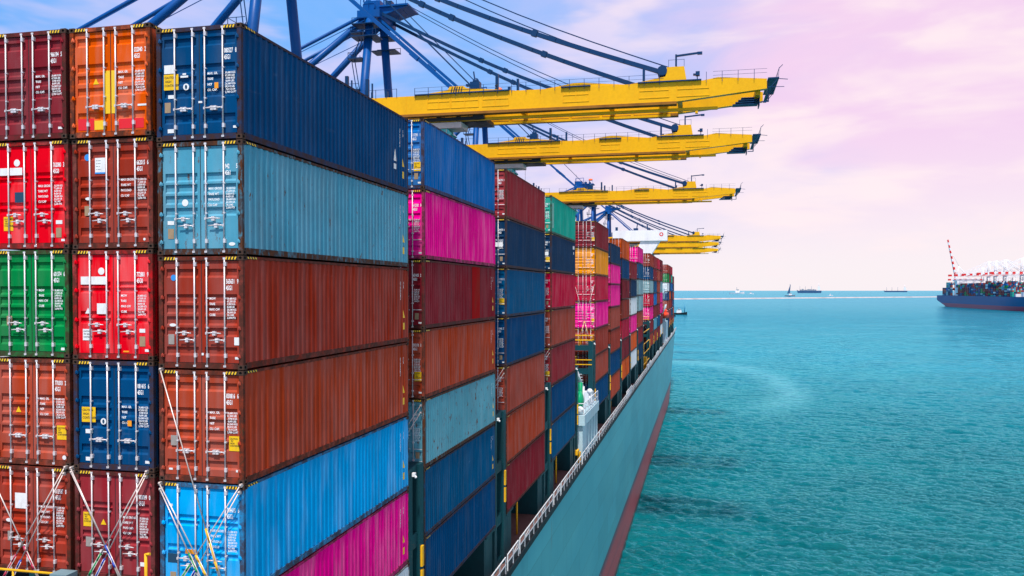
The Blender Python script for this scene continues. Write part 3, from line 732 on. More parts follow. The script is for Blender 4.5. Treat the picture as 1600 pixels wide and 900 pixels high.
b = MB(); b.tube((-11.4, 78.8, 25.6), (-13.4, 78.8, 25.6), .85, 14); b.ball((-11.4, 78.8, 25.6), .85, sc=(.4, 1, 1), n=14); b.tube((-11.6, 80.3, 24.35), (-11.6, 80.3, 27.1), .22, 8); S('winch_tank', b, M_GRN, tw)
b = MB(); b.tube((-11.6, 81.5, 24.35), (-11.6, 81.5, 26.6), .25, 8); b.tube((-11.6, 81.5, 26.6), (-11.9, 79.9, 28.2), .17, 6); b.tube((-11.9, 79.9, 28.2), (-12.9, 78.8, 27.4), .13, 6)
for k in range(5): b.beam((-11.45, 81.5 - .3 * k, 26.7 + .3 * k), (-11.9, 81.4 - .3 * k, 26.7 + .3 * k), .06, .06)
b.ball((-11.2, 84.2, 25.8), .3); b.tube((-11.2, 84.2, 24.35), (-11.2, 84.2, 25.6), .12, 6); b.ball((-11.3, 78.0, 24.75), .38); b.box((-11.1, 85.2, 24.35), (-12, 86.4, 25.6))
S('davit', b, M_RAILW, tw)
b = MB(); b.box((-11.1, 76.9, 20.004), (-11.6, 77.3, 21.0)); b.box((-11.2, 75.9, 20.9), (-12, 77.0, 21.3)); S('orange_locker', b, M_YEL)
# low white house in the far gap
b = MB(); b.box((-11.1, 258, 20.004), (-15, 270, 26.5)); b.box((-11.6, 262, 26.5), (-15, 268, 29.5)); b.box((-11.3, 247, 33.6), (-14, 252, 36.6)); b.box((-12, 248, 20.004), (-13.8, 251, 33.6)); b.box((-11.3, 246, 35.2), (-20, 270, 35.5))
S('deckhouse', b, M_WST, label='white deckhouse low in the far gap between stacks')
b = MB(); b.box((-12.2, 165, 20.004), (-50, 180, 24.5)); b.box((-12.5, 168, 24.5), (-14, 178, 27.5)); S('deckhouse', b, M_BLK, label='dark machinery casing in the second gap')
b = MB()
for z in (21.5, 23.6, 25.5, 27.8):
    b.tube((-11.4, 164.5, z), (-11.4, 181.4, z), .09, 5)
b.box((-11.3, 172, 20.004), (-12.1, 174, 22.4)); S('pipe_rack', b, M_YEL)
# lifeboat
lb = thing('lifeboat', 'small orange-red lifeboat hung in the far gap between container stacks', 'lifeboat', (-11.6, 258, 27.2))
b = MB(); b.ball((0, 0, 1.5), 1.0, sc=(1.35, 4.2, 1.25), n=14); obj('hull', b.mesh('hull', M_ORG), lb)
b = MB(); b.ball((0, -.5, 2.5), 1.0, sc=(1.0, 2.8, .7), n=12); obj('canopy', b.mesh('canopy', M_ORG), lb)
b = MB(); b.box((.95, -2, 2.3), (1.05, 2, 2.6)); obj('window', b.mesh('window', M_BLACK), lb)
b = MB(); b.tube((-.8, -3.2, 0), (.4, -3.2, 4.6), .15, 6); b.tube((-.8, 3.2, 0), (.4, 3.2, 4.6), .15, 6); S2 = obj('davit_arm', b.mesh('davit_arm', M_WST), lb)

# ---------------------------------------------------------------- lashing rods on the nearest stacks
M_ROD = grimy('lashing_steel', (.66, .58, .55), .4, (.28, .14, .08), .5, .3, 5)
M_TB = [mat('turnbuckle_blue', (.01, .05, .35), .4)[0], mat('turnbuckle_green', (.0, .22, .06), .4)[0], mat('turnbuckle_red', (.35, .01, .05), .4)[0], M_YEL]
def rod(a, b_, label, tb=0, f=.62):
    a, b_ = Vector(a), Vector(b_)
    t = thing('lashing_rod', label, 'lashing rod', a, 'lashing rods in front of the nearest stacks')
    d = b_ - a; m = d * f
    x = MB(); x.tube((0, 0, 0), m, .016, 8); x.ball((0, 0, 0), .035); obj('rod', x.mesh('rod', M_ROD), t)
    x = MB(); x.tube(m * .985, m + d * .05, .030, 8); x.tube(m + d * .05, m + d * .18, .020, 8); x.tube(m + d * .14, m + d * .18, .034, 8); obj('turnbuckle_sleeve', x.mesh('turnbuckle_sleeve', M_TB[tb]), t)
    x = MB(); p = d.cross(Vector((0, 1, 0))).normalized() * .028
    x.tube(m + p, d + p, .012, 6); x.tube(m - p, d - p, .012, 6); x.tube(m, d, .010, 6); obj('turnbuckle_frame', x.mesh('turnbuckle_frame', M_ROD), t)
    x = MB(); x.box((-.03, .0, -.05), (.03, .14, .03)); obj('hook', x.mesh('hook', M_ROD), t)
rods = [((-13.670, 19.02, 33.970), (-11.770, 18.75, 28.640), 'longest rod, falling from the top left corner of the brick red container', 3, .76), ((-13.720, 19.02, 31.010), (-12.040, 18.71, 28.590), 'left upper rod of the crossed set on the bright sky blue container', 3, .72),
 ((-13.700, 19.02, 30.860), (-12.230, 18.67, 28.580), 'left lower rod of the crossed set on the bright sky blue container', 1, .68), ((-11.400, 19.02, 31.070), (-13.040, 18.75, 28.490), 'right upper rod crossing the bright sky blue doors', 1, .80), ((-11.440, 19.02, 30.890), (-12.870, 18.71, 28.280), 'right lower rod crossing the bright sky blue doors', 0, .76),
 ((-16.400, 19.02, 31.280), (-14.590, 18.67, 28.510), 'left upper rod of the crossed set on the claret red container', 0, .70), ((-16.380, 19.02, 31.170), (-14.500, 18.75, 28.210), 'left lower rod of the crossed set on the claret red container', 1, .70), ((-14.110, 19.02, 31.290), (-15.740, 18.71, 28.340), 'right upper rod crossing the claret red doors', 1, .74), ((-14.130, 19.02, 31.160), (-15.590, 18.67, 28.150), 'right lower rod crossing the claret red doors', 0, .72),
 ((-19.090, 19.02, 31.260), (-17.150, 18.75, 28.290), 'rod entering from the left edge across the brown red doors', 2, .72), ((-16.580, 19.02, 31.290), (-18.370, 18.71, 28.140), 'right upper rod on the brown red container at the left edge', 2, .76), ((-16.620, 19.02, 31.120), (-18.170, 18.67, 27.940), 'right lower rod on the brown red container at the left edge', 0, .74)]
for a, c, l, tb, f_ in rods: rod(a, c, l, tb, f_)
# crossed rods on the fifth bay and short ones beyond the gaps
for (x1, z1, x2, z2, l) in ((-11.5, 36.6, -13.0, 30.9, 'rod falling from the right corner of the hot pink doors in the fifth stack'), (-13.6, 36.6, -12.0, 30.9, 'rod falling from the left corner of the hot pink doors in the fifth stack')):
    rod((x1, 89.93, z1), (x2, 89.5, z2), l, 3, .7)
for by, zz, nm in ((33.195, 31.2, 'the second stack'), (48.112, 31.4, 'the third stack'), (63.049, 31.5, 'the fourth stack')):
    for j in (0, 1): rod((-11.5, by - .08, zz - j * .3), (-12.9, by - .5, zz - 2.3 - j * .3), f'{"upper" if j == 0 else "lower"} short rod slanting in the gap before {nm}', 0, .7)

# ---------------------------------------------------------------- quay
M_CONC = grimy('quay_concrete', (.32, .31, .29), .85, (.14, .13, .12), .6, sc=.05, streak=1)
b = MB(); b.box((-58.8, -400, -12), (-700, 900, 3)); q = obj('quay', b.mesh('quay', M_CONC)); struct(q, label='concrete quay apron behind the ship')

# ---------------------------------------------------------------- ship-to-shore cranes
def paintm(name, col, rough=.42, amt=.25): return grimy(name, col, rough, tuple(x * .40 + .004 for x in col), amt, sc=.25)
M_CBLUE = paintm('crane_blue', (.000, .070, .28)); M_CYEL = paintm('crane_yellow', (.82, .41, .004)); M_CDARK = paintm('walkway_blue', (.004, .038, .12))
M_MACH = grimy('machinery_black', (.02, .022, .03), .5, (.06, .04, .03), .4)
M_CABG = mat('cab_glass', (.05, .42, .40), .12, .0, .8)[0]
M_CABW = paintm('cab_white', (.66, .52, .50))
M_CWHITE = paintm('crane_white', (.80, .78, .80)); M_CRED = paintm('crane_red', (.70, .03, .03))
def crane_set(mmast, mboom, mdark, mrail, full=True):
    """meshes of one crane; x towards the water, origin at quay level under the waterside legs"""
    out = []; ZT, ZB, AP = 59.05, 56.6, 85.6; TX = 69.2; G = 3.55     # boom top/bottom, apex height, tip
    def add(name, b, m, par=None, label=None): out.append((name, b.mesh(name, m), par, label))
    for s in (-1, 1):
        y = s * G
        pr = [(-62, ZB), (-62, ZT), (60.2, ZT), (62.0, ZT + .30), (67.8, ZT - .20), (67.8, ZB + 1.05), (57, ZB), ]
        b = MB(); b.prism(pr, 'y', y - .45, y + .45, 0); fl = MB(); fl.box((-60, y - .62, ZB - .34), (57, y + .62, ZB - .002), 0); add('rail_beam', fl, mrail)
        for xx in np.arange(-58, 62, 6.1): b.box((xx, y - .47, ZB), (xx + .05, y - .45, ZT), 0)
        add('boom_girder', b, mboom)
    b = MB()
    for xx in (-60, -45, -30, -15, 0, 12, 24, 36, 48, 57, 66.5): b.box((xx, -G + .45, ZB + .5), (xx + .6, G - .45, ZB + 1.3))
    b.box((-60, -G + .9, ZB - .9), (62, -G + 1.3, ZB - .55)); b.box((-60, G - 1.3, ZB - .55), (56, G - .9, ZB - .25))
    for xx in np.arange(-50, 60, 4.2): b.box((xx, G - 1.2, ZB - .26), (xx + .35, G - .6, ZB + .3))
    add('cross_tie', b, mboom)
    # reinforcing panels and stay brackets
    for x0, hh in ((28.3, 1.0), (56.6, 1.9)):
        for s in (-1, 1):
            b = MB(); y = s * G
            if hh > 1.5: b.prism([(x0 - 5.5, ZT), (x0 - 1.0, ZT + .75), (x0 - .8, ZT + hh), (x0 + 1.3, ZT + hh), (x0 + 1.6, ZT + .15), (x0 + 2.4, ZT)], 'y', y - .40, y + .40)
            else: b.prism([(x0 - 6, ZT), (x0 - 1.2, ZT + .55), (x0 - .9, ZT + hh), (x0 + 1.0, ZT + hh), (x0 + 1.4, ZT + .7), (x0 + 8, ZT + .05), (x0 + 8, ZT)], 'y', y - .38, y + .38)
            add('stay_bracket', b, mboom)
    for s in (-1, 1):
        b = MB(); y = s * G; b.prism([(40, ZT), (44.2, ZT + .6), (44.8, ZT + .6), (50.5, ZT + .05), (50.5, ZT)], 'y', y - .3, y + .3); add('stiffener', b, mboom)
    for x0, x1 in ((24.3, 27.5), (27.6, 31.4), (31.9, 35.5), (42.6, 46.0), (52.3, 56.1), (57, 61)):
        b = MB(); 
        for (a1, b1, a2, b2) in ((x0, ZT - 1.9, x1, ZT - 1.82), (x0, ZT - 1.0, x1, ZT - .94), (x0, ZT - 1.9, x0 + .08, ZT - .1), (x1 - .08, ZT - 1.9, x1, ZT - .1), ((x0 + x1) / 2 - .04, ZT - 1.9, (x0 + x1) / 2 + .04, ZT - .1)): b.box((a1, -G - .50, b1), (a2, -G - .452, b2))
        add('stiffener', b, mboom)
    for x0, x1 in ((22.6, 31.6), (31.6, 35.6), (42.4, 46.2), (52.2, 56.2), (55.6, 60)): add('walkway', MB().box((x0, -G - .75, ZT + .004), (x1, -G + .9, ZT + .14)), mdark)
    add('walkway', MB().box((-60, G + .46, ZT - .3), (63, G + 1.2, ZT - .2)), mdark)
    if full:
        b = MB()
        for xx in np.arange(22.6, 67.6, 1.9):
            if 55.2 < xx < 60.4: continue
            b.beam((xx, -G - .62, ZT - .3), (xx, -G - .62, ZT + 1.0), .06, .06)
        for z in (.5, .98): b.beam((22.6, -G - .62, ZT + z), (55.4, -G - .62, ZT + z), .03, .03); b.beam((61.4, -G - .62, ZT + z), (67.8, -G - .62, ZT + z), .03, .03)
        add('boom_railing', b, mdark); b = MB()
        for xx in np.arange(20, 67.6, 2.6): b.beam((xx, G + 1.1, ZT - .25), (xx, G + 1.1, ZT + 1.0), .05, .05)
        b.beam((20, G + 1.1, ZT + .95), (67.8, G + 1.1, ZT + .95), .03, .03); add('boom_railing', b, mdark)
    for s in (-1, 1):
        add('stay_post', MB().beam((33.8, s * G, ZT), (33.8, s * G, ZT + 2.4), .38, .38), mdark); add('stay_post', MB().beam((52.9, s * G, ZT), (52.9, s * G, ZT + 1.9), .3, .3), mdark)
    add('stay_post', MB().beam((36.6, -G, ZT), (36.6, -G, ZT + 1.6), .3, .3), mdark)
    b = MB(); b.box((30.2, -G - .4, ZT + .6), (31.5, -G + .6, ZT + 1.5)); b.ball((30.9, -G, ZT + 1.6), .45, n=8); b.beam((30.8, -G, ZT + 1.6), (30.6, -G, ZT + 2.9), .16, .16); b.box((29.6, -G - .3, ZT + 1.0), (30.3, -G + .3, ZT + 1.25)); add('winch', b, mdark)
    b = MB(); b.tube((55.2, -G - .5, ZT + 1.5), (55.2, G + .5, ZT + 1.5), .62, 12); add('rope_sheave', b, mdark)
    b = MB(); b.box((59.0, -G - .3, ZT + .8), (59.7, -G + .3, ZT + .95)); b.box((59.3, -G - .35, ZT + .7), (59.8, -G + .3, ZT + 1.2)); b.beam((59.5, -G, ZT), (59.5, -G, ZT + .9), .12, .12); add('lamp_bracket', b, mdark)
    b = MB(); b.beam((56.9, -G, ZT + 1.9), (56.9, -G, ZT + 3.5), .22, .22); b.beam((56.8, -G, ZT + 3.3), (59.8, -G, ZT + 3.55), .3, .2); b.box((59.5, -G - .2, ZT + 3.35), (60.1, -G + .2, ZT + 3.65))
    for xx in (56.0, 57.0, 57.9): b.beam((xx, -G - .4, ZT + 1.9), (xx, -G - .4, ZT + 2.8), .05, .05)
    b.beam((56.0, -G - .4, ZT + 2.75), (57.9, -G - .4, ZT + 2.75), .04, .04); add('service_jib', b, mdark)
    b = MB(); b.box((67.9, -G - .9, ZT - .32), (69.2, G + .9, ZT - .18)); b.box((67.9, -G - .8, ZB + 1.1), (68.3, G + .8, ZB + 1.2))
    for yy in np.linspace(-G - .8, G + .8, 5):
        b.beam((69.1, yy, ZT - .2), (69.2, yy, ZT + 1.0), .05, .05); b.beam((69.1, yy, ZT - .25), (68.2, yy, ZB + 1.1), .07, .07)
    b.beam((69.2, -G - .8, ZT + .95), (69.2, G + .8, ZT + .95), .05, .05); b.beam((69, -G - .8, ZT - .35), (70.2, -G - .8, ZT - .5), .07, .07); b.beam((68.2, -G - .75, ZB + 1.15), (69.8, -G - .75, ZB + 1.1), .06, .06); b.beam((69.2, -G - .8, ZT + .9), (69.6, -G - .8, ZT + 1.3), .07, .07)
    add('tip_platform', b, mdark)
    b = MB()
    for k in range(4): b.box((64.9 - .35 * k, -1.2, ZB + .60 - .26 * k), (67.2 - .1 * k, .2, ZB + .70 - .26 * k))
    b.box((67.0, -1.6, ZB - .45), (67.12, .6, ZB + .9)); b.box((65.4, -.8, ZB - .1), (66.6, .3, ZB + .6)); b.beam((68.0, -G, ZB + 1.0), (68.0, -G, ZB - .5), .15, .15); b.beam((68.0, -G, ZB - .45), (67.1, -G, ZB - .45), .12, .12)
    add('rope_sheave_frame', b, mdark)
    # apex head, masts, braces
    for x0, hh in ((12.6, 3.3), (15.6, 2.7)):
        for s in (-1, 1): add('hinge_post', MB().beam((x0, s * G, ZT), (x0, s * G, ZT + hh), .42, .42).beam((x0 + .7, s * G, ZT), (x0 + .7, s * G, ZT + hh - .6), .18, .18), mdark)
    b = MB()
    for xx in np.arange(11, 21, 1.5): b.beam((xx, -G - .5, ZT - .1), (xx, -G - .5, ZT + 1.1), .06, .06)
    b.beam((11, -G - .5, ZT + 1.05), (20, -G - .5, ZT + 1.05), .04, .04); add('boom_railing', b, mdark)
    b = MB(); AX = .2
    b.box((-2.2, -4.2, AP - 2.6), (2.2, 4.2, AP - 1.2)); b.box((-1.2, -2, AP - 1.2), (1.4, 2, AP + 1.2)); b.tube((-.6, -2.6, AP), (-.6, 2.6, AP), 1.2, 12)
    b.box((1.5, -3, AP - .4), (7.2, 3, AP - .1)); b.prism([(1.5, AP - 2.0), (7.2, AP - .4), (1.5, AP - .4)], 'y', -2.6, 2.6)
    for xx in (-2, -.5, 1.2, 3.2, 5.0, 6.8): b.beam((xx, -3, AP - .2), (xx, -3, AP + 1.3), .1, .1)
    b.beam((-2, -3, AP + 1.2), (6.8, -3, AP + 1.2), .08, .08); b.beam((-1.8, -2, AP + 1), (-1.8, -2, AP + 2.6), .2, .2); b.beam((-1.8, -2, AP + 2.5), (2.2, -2, AP + 2.8), .2, .2); b.beam((2.2, -2, AP + 2.8), (2.2, -2, AP), .2, .2)
    add('apex_head', b, mmast)
    for z in (AP - 4.2, AP - 6.6):
        yy = 3.2 + 6.1 * (AP - 1.6 - z) / (AP + .4 - ZB)
        for s in (-1, 1):
            b = MB(); b.box((-2.6, s * (yy - 1.0), z), (2.4, s * (yy + 2.2), z + .16))
            for xx in (-2.5, 0, 2.3): b.beam((xx, s * (yy + 2.1), z), (xx, s * (yy + 2.1), z + 1.2), .08, .08)
            b.beam((-2.5, s * (yy + 2.1), z + 1.15), (2.3, s * (yy + 2.1), z + 1.15), .07, .07); add('head_platform', b, mdark)
    add('antenna', MB().beam((-1.6, -1.2, AP), (-1.6, -1.2, AP + 4.6), .12, .12), mdark)
    for q_ in (((-2.6, .5, AP - .2), (-1.4, 2.6, AP + 1.5)), ((2.6, -2.4, AP - .2), (3.8, -1.0, AP + .8)), ((4.4, .4, AP - .2), (5.4, 2.0, AP + 1.0))): add('equipment_box', MB().box(*q_), mdark)
    b = MB()
    for s in (-1, 1):
        b.tube((-.9, s * 4, AP - 3), (-46, s * 3.4, ZT + 6), .07, 4, caps=False)
    add('tie_rod', b, mmast)
    b = MB(); b.ball((5.8, -3.1, AP + 1.7), .7, sc=(1.5, .4, .8)); add('warning_light', b, mat('warning_orange', (.85, .14, .04), .4)[0] if full is True else M_CRED)
    for s in (-1, 1):
        b = MB(); b.tube((0, s * 3.2, AP - 1.6), (0, s * 9.3, ZB - 2), .78, 12); b.beam((0, s * 9.3, ZB - 2), (0, s * 9.3, 1.2), 2.0, 2.0); b.box((-1.6, s * 9.3 - 4, 0.0), (1.6, s * 9.3 + 4, 1.2)); add('waterside_leg', b, mmast)
        b = MB(); b.tube((-.6, s * 2.8, AP - 2.0), (-31, s * 8.2, ZB + 2.2), .62, 10); add('back_brace', b, mmast)
        b = MB(); b.tube((-.8, s * 2.4, AP - 1.2), (-60, s * 3.4, ZT + .4), .34, 8); add('backstay', b, mmast)
        b = MB(); b.beam((-31, s * 9.3, ZB + 2.5), (-31, s * 9.3, 1.2), 1.8, 1.8); b.box((-32.6, s * 9.3 - 4, 0.0), (-29.4, s * 9.3 + 4, 1.2)); add('landside_leg', b, mmast)
        b = MB(); b.tube((-1, s * 9.3, 18), (-30, s * 9.3, ZB - 6), .7, 8); b.beam((-30.2, s * 9.3, 16), (-.8, s * 9.3, 16), 1.3, 1.6); b.beam((-30.2, s * 9.3, ZB - 3.0), (-.8, s * 9.3, ZB - 3.0), 1.0, 1.4); add('portal_brace', b, mmast)
    b = MB(); 
    for x0 in (0, -31): b.box((x0 - .7, -9.3, ZB - 3), (x0 + .7, 9.3, ZB - .9)); b.box((x0 - .6, -9.2, 15), (x0 + .6, 9.2, 17))
    b.tube((0, -6.7, ZT + 7), (0, 6.7, ZT + 7), .5, 8); add('portal_beam', b, mmast)
    # forestays: two inner and two outer bars, with thin ropes above them
    for s in (-1, 1):
        b = MB(); a, e = Vector((1.2, s * 2.9, AP - 2.2)), Vector((27.6, s * G, ZT + .8)); b.beam(a, e, .30, .46); b.beam(a.lerp(e, .78), a.lerp(e, .82), .45, .66); add('inner_stay', b, mmast)
        b = MB(); a, e = Vector((1.8, s * 2.9, AP - 1.5)), Vector((54.8, s * G, ZT + (1.5 if s < 0 else .3))); pts = []
        for k in range(13):
            f = k / 12; p = a.lerp(e, f); p.z -= 1.5 * math.sin(math.pi * f); pts.append(p)
        for p0, p1 in zip(pts[:-1], pts[1:]): b.beam(p0, p1 + (p1 - p0) * .02, .36, .54)
        for k in (4, 5, 8): b.beam(pts[k].lerp(pts[k + 1], .3), pts[k].lerp(pts[k + 1], .45), .5, .8)
        add('outer_stay', b, mdark)
        b = MB(); a, e = Vector((6.5, s * 2.2, AP + .0)), Vector((56.2, s * 2.6, ZT + 2.1)); 
        for k in range(10):
            f0, f1 = k / 10, (k + 1) / 10; p0 = a.lerp(e, f0); p1 = a.lerp(e, f1); p0.z -= 1.6 * math.sin(math.pi * f0); p1.z -= 1.6 * math.sin(math.pi * f1); b.tube(p0, p1, .09, 4, caps=False)
        b.tube((6.0, s * 2.0, AP - 1), (30.0, s * 2.2, ZT + 1.2), .06, 4, caps=False); add('hoist_rope', b, mdark)
    # ladder tower and rest platforms on the masts
    b = MB()
    for z in (ZT + 4, ZT + 10, ZT + 16, ZT + 21):
        f = (AP - 1.6 - z) / (AP - 1.6 - ZB + 2); yy = -(3.2 + 6.1 * f); b.box((-3.2, yy - 1.3, z), (-.4, yy + 1.3, z + .18))
        for xx in (-3.1, -1.8): 
            for y2 in (yy - 1.2, yy + 1.2): b.beam((xx, y2, z), (xx, y2, z + 1.2), .08, .08)
        b.beam((-3.1, yy - 1.2, z + 1.15), (-.5, yy - 1.2, z + 1.15), .07, .07); b.beam((-3.1, yy - 1.2, z + 1.15), (-3.1, yy + 1.2, z + 1.15), .07, .07)
    for z0, z1, d in ((ZT + 4, ZT + 10, 1), (ZT + 10, ZT + 16, -1), (ZT + 16, ZT + 21, 1)):
        f0 = (AP - 1.6 - z0) / (AP - 1.6 - ZB + 2); f1 = (AP - 1.6 - z1) / (AP - 1.6 - ZB + 2)
        for o in (0, .6):
            b.beam((-2.9 + o + (0 if d > 0 else 1.5), -(3.2 + 6.1 * f0), z0), (-2.9 + o + (1.5 if d > 0 else 0), -(3.2 + 6.1 * f1), z1), .1, .16)
    b.box((-5, -10.6, ZT + 1.4), (3, -8.2, ZT + 1.6))
    for xx in np.arange(-5, 3.2, 1.3): b.beam((xx, -10.5, ZT + 1.6), (xx, -10.5, ZT + 2.8), .08, .08)
    b.beam((-5, -10.5, ZT + 2.75), (3, -10.5, ZT + 2.75), .08, .08)
    add('access_platform', b, mdark)
    b = MB(); b.box((-56, -5.5, ZT + .5), (-36, 5.5, ZT + 6.5)); b.prism([(-56.4, ZT + 6.5), (-35.6, ZT + 6.5), (-35.6, ZT + 6.9), (-56.4, ZT + 6.9)], 'y', -5.8, 5.8); add('machinery_house', b, M_CABW)
    # trolley and operator cab hanging from it
    b = MB(); b.box((22.0, -1.9, ZB - .95), (32.0, 1.9, ZB - .45)); b.box((21.4, -3.1, ZB - .85), (31.4, -2.7, ZB - .40)); b.box((30.4, -3.3, ZB - .8), (31.9, -2.6, ZB + .1)); b.box((21.6, -2.8, ZB - .75), (22.6, 2.6, ZB - .5)); b.box((29.8, -2.8, ZB - .75), (30.6, 2.6, ZB - .5))
    for xx in (23, 25.5, 28.2): b.tube((xx, -2.6, ZB - .55), (xx, 2.4, ZB - .55), .42, 10)
    for xx in (26, 28.5): b.tube((xx, 0, ZB - .95), (xx, 0, ZB - 26), .03, 4)
    for xx in np.arange(22, 30, 1.1): b.beam((xx, -3.15, ZB - .4), (xx + .5, -3.15, ZB + .1), .06, .06)
    add('trolley', b, M_MACH)
    b = MB(); b.box((21.6, -2.6, ZB - 1.75), (28.6, .6, ZB - .98)); b.box((21.6, -2.4, ZB - 3.2), (23.4, .4, ZB - 1.75)); add('operator_cab', b, M_CABW)
    b = MB(); b.prism([(23.4, ZB - 1.78), (26.6, ZB - 1.78), (27.2, ZB - 2.5), (26.2, ZB - 3.3), (23.4, ZB - 3.3)], 'y', -2.3, .3); add('cab_window', b, M_CABG, 'operator_cab')
    b = MB()
    for xx in (24.4, 25.4, 26.4): b.box((xx, -2.34, ZB - 3.25), (xx + .08, -2.28, ZB - 1.8))
    b.box((23.4, -2.34, ZB - 2.55), (27.0, -2.28, ZB - 2.48)); add('cab_frame', b, M_CABW, 'operator_cab')
    b = MB()
    for k in range(5):
        xx = 27.5 + .34 * k; b.face([(xx, -G - .385, ZT + .1), (xx + .16, -G - .385, ZT + .1), (xx + .36, -G - .385, ZT + .92), (xx + .20, -G - .385, ZT + .92)])
    for k in range(2): b.face([(33.56, -G - .24, ZT + .3 + .4 * k), (34.04, -G - .24, ZT + .5 + .4 * k), (34.04, -G - .24, ZT + .7 + .4 * k), (33.56, -G - .24, ZT + .5 + .4 * k)])
    if full is True: add('hazard_stripe', b, M_BLACK)
    return out
def build_crane(meshes, loc, label, group, rot=0, sc=1, skip=()):
    t = thing('quay_crane', label, 'quay crane', loc, group); t.rotation_euler.z = rot; t.scale = (sc, sc, sc); made = {}
    for n, me, par, lb_ in meshes:
        if n in skip: continue
        o = obj(n, me, made.get(par, t)); made[n] = o
    return t
CS = crane_set(M_CBLUE, M_CYEL, M_CDARK, grimy('rail_rust_shade', (.30, .12, .015), .7, (.10, .04, .02), .6, sc=.4))  # rail beam brown: rust, plus the shade under the yellow girders painted in
crl = ['nearest blue and yellow crane, its boom the highest and longest over the ship', 'blue and yellow crane whose boom hangs second highest', 'blue and yellow crane whose boom is third from the top',
 'distant crane with the upper boom of the close pair', 'distant crane with the lower boom of the close pair', 'farthest crane, lowest and smallest yellow boom over the ship']
for i, cy in enumerate((111.0, 148.8, 224.0, 413, 467, 537)):
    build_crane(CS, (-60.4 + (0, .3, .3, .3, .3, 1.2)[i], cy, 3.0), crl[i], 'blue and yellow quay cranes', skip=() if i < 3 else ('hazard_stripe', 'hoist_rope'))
# white gantry girder standing past the third crane
g = thing('gantry_girder', 'white box girder with a slanted leg and round red emblem, before the far yellow booms', 'gantry crane', (-60, 400, 3))
b = MB(); b.box((18, -3, 56.3), (43.3, 3, 61.2)); obj('girder', b.mesh('girder', M_CWHITE), g)
b = MB(); b.prism([(31, 56.3), (40, 56.3), (33.5, 46), (27, 46)], 'y', -2.2, 2.2); b.prism([(19.5, 56.3), (24, 56.3), (20, 52.5), (14, 52.5)], 'y', -2.2, 2.2); obj('slanted_leg', b.mesh('slanted_leg', M_CWHITE), g)
b = MB(); b.box((-30, -3, 50), (18, 3, 52.5)); b.box((-30, -3, 0), (-26, 3, 50)); b.box((10, -3, 46), (33.5, 3, 50)); b.box((2, -3, 0.0), (6, 3, 50)); obj('portal_frame', b.mesh('portal_frame', M_CWHITE), g)
b = MB(); K = 20
for k in range(K):
    a0, a1 = 2 * math.pi * k / K, 2 * math.pi * (k + 1) / K
    b.face([(40.6 + .95 * math.cos(a0), -3.01, 59.2 + .95 * math.sin(a0)), (40.6 + .95 * math.cos(a1), -3.01, 59.2 + .95 * math.sin(a1)), (40.6 + .5 * math.cos(a1), -3.01, 59.2 + .5 * math.sin(a1)), (40.6 + .5 * math.cos(a0), -3.01, 59.2 + .5 * math.sin(a0))])
obj('emblem', b.mesh('emblem', M_CRED), g)
b = MB(); b.box((27.5, -1, 61.2), (29.6, 1, 62.4)); b.beam((29, 0, 62.4), (29.3, 0, 64.4), .4, .4); b.beam((34.2, 0, 61.2), (33.8, 0, 64.3), .7, .5); b.box((19, -1, 61.2), (20, 1, 63)); obj('rooftop_gear', b.mesh('rooftop_gear', M_CDARK), g)

# ---------------------------------------------------------------- the far port: a second container ship and its cranes
def simple_mat(name, col, rough=.6): return grimy(name, col, rough, tuple(x * .6 for x in col), .4, sc=.05)
FX = 528.0
fs = thing('container_ship', 'navy blue container ship at the right edge under white and red cranes', 'container ship', (FX + 25, 1820, 0))
def F(name, b, m, par=None):
    me = b.mesh(name, m); me.transform(Matrix.Translation((-(FX + 25), -1820, 0))); return obj(name, me, par or fs)
def fhull(y, z):
    k = max(0, min(1, z / 24)); y1 = 1530 - 22 * k; y0 = 1730 - 90 * k
    f = 1 if y > y0 else max(0, 1 - ((y0 - y) / (y0 - y1)) ** 2.2)
    return 25 * f
M_FH = mat('far_hull_paint', None, .5)[0]; t_ = M_FH.node_tree; b_ = t_.nodes['Principled BSDF']
c_ = N(t_, 'ShaderNodeTexCoord').outputs['Object']; s_ = N(t_, 'ShaderNodeSeparateXYZ'); t_.links.new(c_, s_.inputs[0])
nv = mixc(t_, noise(t_, mapping(t_, c_, (.02, .02, .2)), 1, 4), (.003, .045, .15), (.006, .08, .24))
t_.links.new(mixc(t_, mth(t_, 'GREATER_THAN', s_.outputs[2], 8.0), (.38, .03, .07), nv), b_.inputs['Base Color'])
b = MB(); zz = [-6, 0, 3, 5.5, 9, 14, 20, 25]
yy = [1508, 1525, 1540, 1560, 1580, 1600, 1620, 1640, 1670, 1700, 1740, 1800, 1900, 2000, 2046, 2070, 2118]
def fend(y, z): return min(y, 2046 + max(0, min(1, (z - 1) / 13)) * 72)
for s in (1, -1):
    i0 = len(b.v)
    for y in yy:
        for z in zz: b.v.append((FX + 25 + s * fhull(y, z), fend(y, z), z))
    for i in range(len(yy) - 1):
        for j in range(len(zz) - 1):
            b.f.append((i0 + i * 8 + j, i0 + (i + 1) * 8 + j, i0 + (i + 1) * 8 + j + 1, i0 + i * 8 + j + 1)); b.m.append(0); b.sm.append(True)
b.face([(FX, fend(2118, z), z) for z in zz] + [(FX + 50, fend(2118, z), z) for z in reversed(zz)]); F('hull', b, M_FH)
b = MB(); b.face([(FX + 25 - fhull(y, 25), y, 24.6) for y in yy] + [(FX + 25 + fhull(y, 25), y, 24.6) for y in reversed(yy)]); F('deck', b, M_DECK)
b = MB(); b.box((FX + 4, 1975, 24.6), (FX + 46, 1990, 60)); b.box((FX - 1, 1976, 56), (FX + 51, 1988, 59)); F('deckhouse', b, M_CWHITE)
